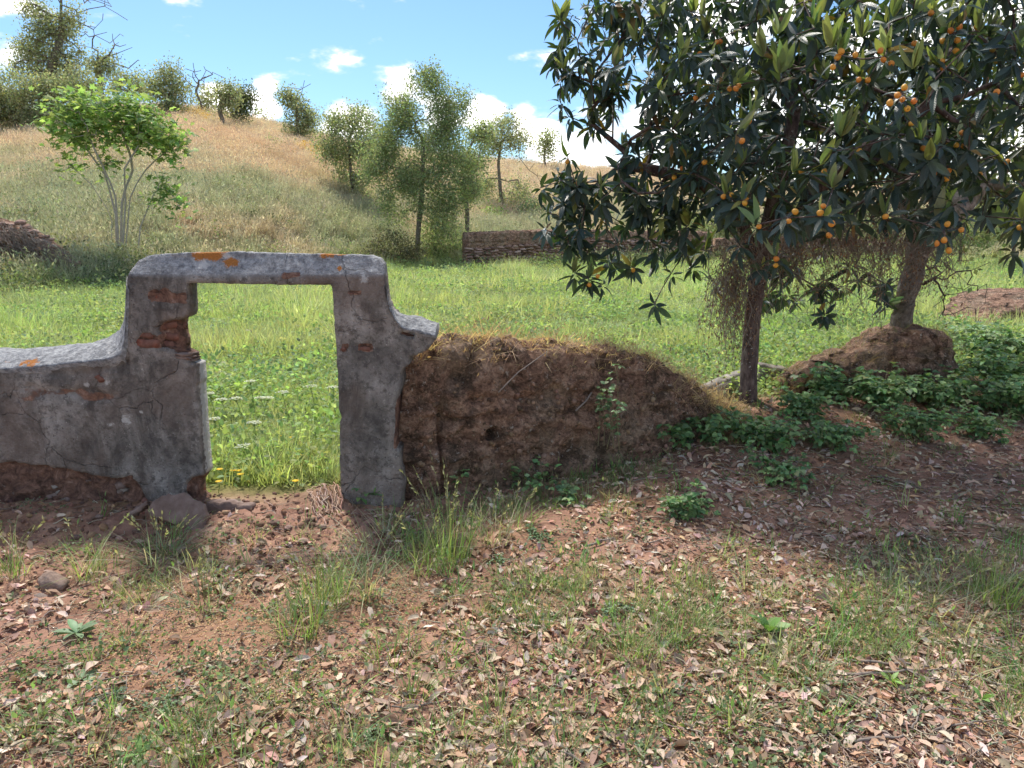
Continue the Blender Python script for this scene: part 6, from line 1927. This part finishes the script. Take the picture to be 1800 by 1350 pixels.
# ------------------------------------------------------------------ flowers behind the gateway
def umbel(label, px, py, hpx, seed):
    r = np.random.default_rng(6000 + seed)
    p = G(px, py)
    h = hpx / FPX * p[1]
    root = empty('white_umbel_flower', p, label, 'flower', 'white flowers behind the gateway')
    st, fl = MB(), MB()
    topp = np.array([r.normal(0, .04), r.normal(0, .04), h])
    V, F = tube(np.array([[0, 0, 0], topp * .5 + [.01, 0, 0], topp]), .003, 4, False); st.add(V, F, (.25, .33, .14))
    R = r.uniform(.035, .06)
    for q in range(14):
        a, rr = q * 2.399, R * math.sqrt((q + .5) / 14)
        e = topp + [rr * math.cos(a), rr * math.sin(a), .02 - rr * .2]
        V, F = tube(np.array([topp - [0, 0, .02], e]), .0012, 3, False); st.add(V, F, (.28, .36, .16))
        c = e + r.normal(0, .006, (7, 3)) * [1, 1, .3]
        V, F = place(QLEAF[0] - [0, .5, 0], QLEAF[1], c, r.normal(0, 1, (7, 3)) * [1, 1, .2], np.tile([0, 0, 1.0], (7, 1)) + r.normal(0, .2, (7, 3)), .014)
        fl.add(V, F, (.8, .8, .76))
    c = np.stack([r.normal(0, .05, 14), r.normal(0, .05, 14), r.uniform(.05, h * .6, 14)], -1)
    V, F = place(QLEAF[0], QLEAF[1], c, r.normal(0, 1, (14, 3)), r.normal(0, .5, (14, 3)) + [0, 0, 1], .07); st.add(V, F, (.22, .32, .13))
    s_ = obj('stem', st.mesh('stem', L_GRASS), root); s_['kind'] = 'stuff'
    f_ = obj('flower_head', fl.mesh('flower_head', L_GRASS), root); f_['kind'] = 'stuff'
for k, (a, b, hp_, lab) in enumerate(((380, 745, 50, 'white umbel flower close to the left jamb'), (402, 750, 48, 'white umbel flower second from the left jamb'), (446, 735, 65, 'tallest white umbel flower seen through the gateway'), (428, 745, 48, 'white umbel low between two taller ones in the gateway'), (455, 748, 45, 'white umbel just right of the tallest one in the gateway'), (505, 745, 55, 'white umbel flower in the middle of the gateway view'),
                                      (555, 735, 55, 'white umbel flower near the right jamb'), (585, 730, 50, 'white umbel touching the right jamb'), (448, 790, 48, 'near white umbel low in the gateway view'), (380, 775, 40, 'near white umbel low beside the left jamb'), (445, 830, 45, 'nearest white umbel above the yellow flowers'), (470, 742, 45, 'faint white umbel in the gateway centre'))):
    umbel(lab, a, b, hp_, k)
def yflower(label, px, py, seed):
    r = np.random.default_rng(7000 + seed)
    p = G(px, py + 22)
    root = empty('yellow_flower', p, label, 'flower', 'yellow flowers behind the gateway')
    h = .07 + .03 * r.uniform()
    V, F = tube(np.array([[0, 0, 0], [.01, 0, h * .6], [.012, -.008, h]]), .002, 4, False)
    obj('stem', mesh('stem', V, F, L_GRASS, (.25, .34, .12)), root)
    az = np.linspace(0, 6.28, 13)[:-1]
    d = np.stack([np.cos(az), np.sin(az), np.full(12, .25)], -1)
    V, F = place(QLEAF[0], QLEAF[1], np.tile([.012, -.008, h], (12, 1)), d, np.tile([0, -.3, 1.0], (12, 1)), .024)
    obj('petals', mesh('petals', V, F, L_GRASS, (.85, .6, .02)), root)['kind'] = 'stuff'
for k, (a, b, lab) in enumerate(((491, 764, 'yellow flower left of the pair in the gateway view'), (512, 768, 'yellow flower right of the pair in the gateway view'), (528, 799, 'yellow flower low near the right side of the gateway'), (409, 827, 'yellow flower low near the left side of the gateway'), (420, 829, 'yellow flower touching another low on the left'), (384, 845, 'lowest yellow flower beside the left jamb'),
                                 (518, 845, 'lowest yellow flower near the gateway heap'), (373, 799, 'yellow flower against the left jamb'), (386, 828, 'small yellow flower between left jamb and the low pair'), (422, 834, 'small yellow flower just below the low pair'), (445, 784, 'yellowish flower in the middle of the gateway view'))):
    yflower(lab, a, b, k)
# earth heap in the meadow at the right
ml = [(P(a, b, y)[0], y) for a, b, y in ((1690, 560, 12.2), (1720, 540, 12.6), (1750, 520, 13.0), (1785, 512, 13.4), (1810, 520, 13.6))]
mh_, _ = earth_body('earth_heap', ml, [.12, .35, .5, .55, .15], [.8, 1.1, 1.3, 1.2, .6], 211, None, 1.6)
tag(mh_, 'low reddish earth heap in the meadow at the right picture edge', 'earth heap')
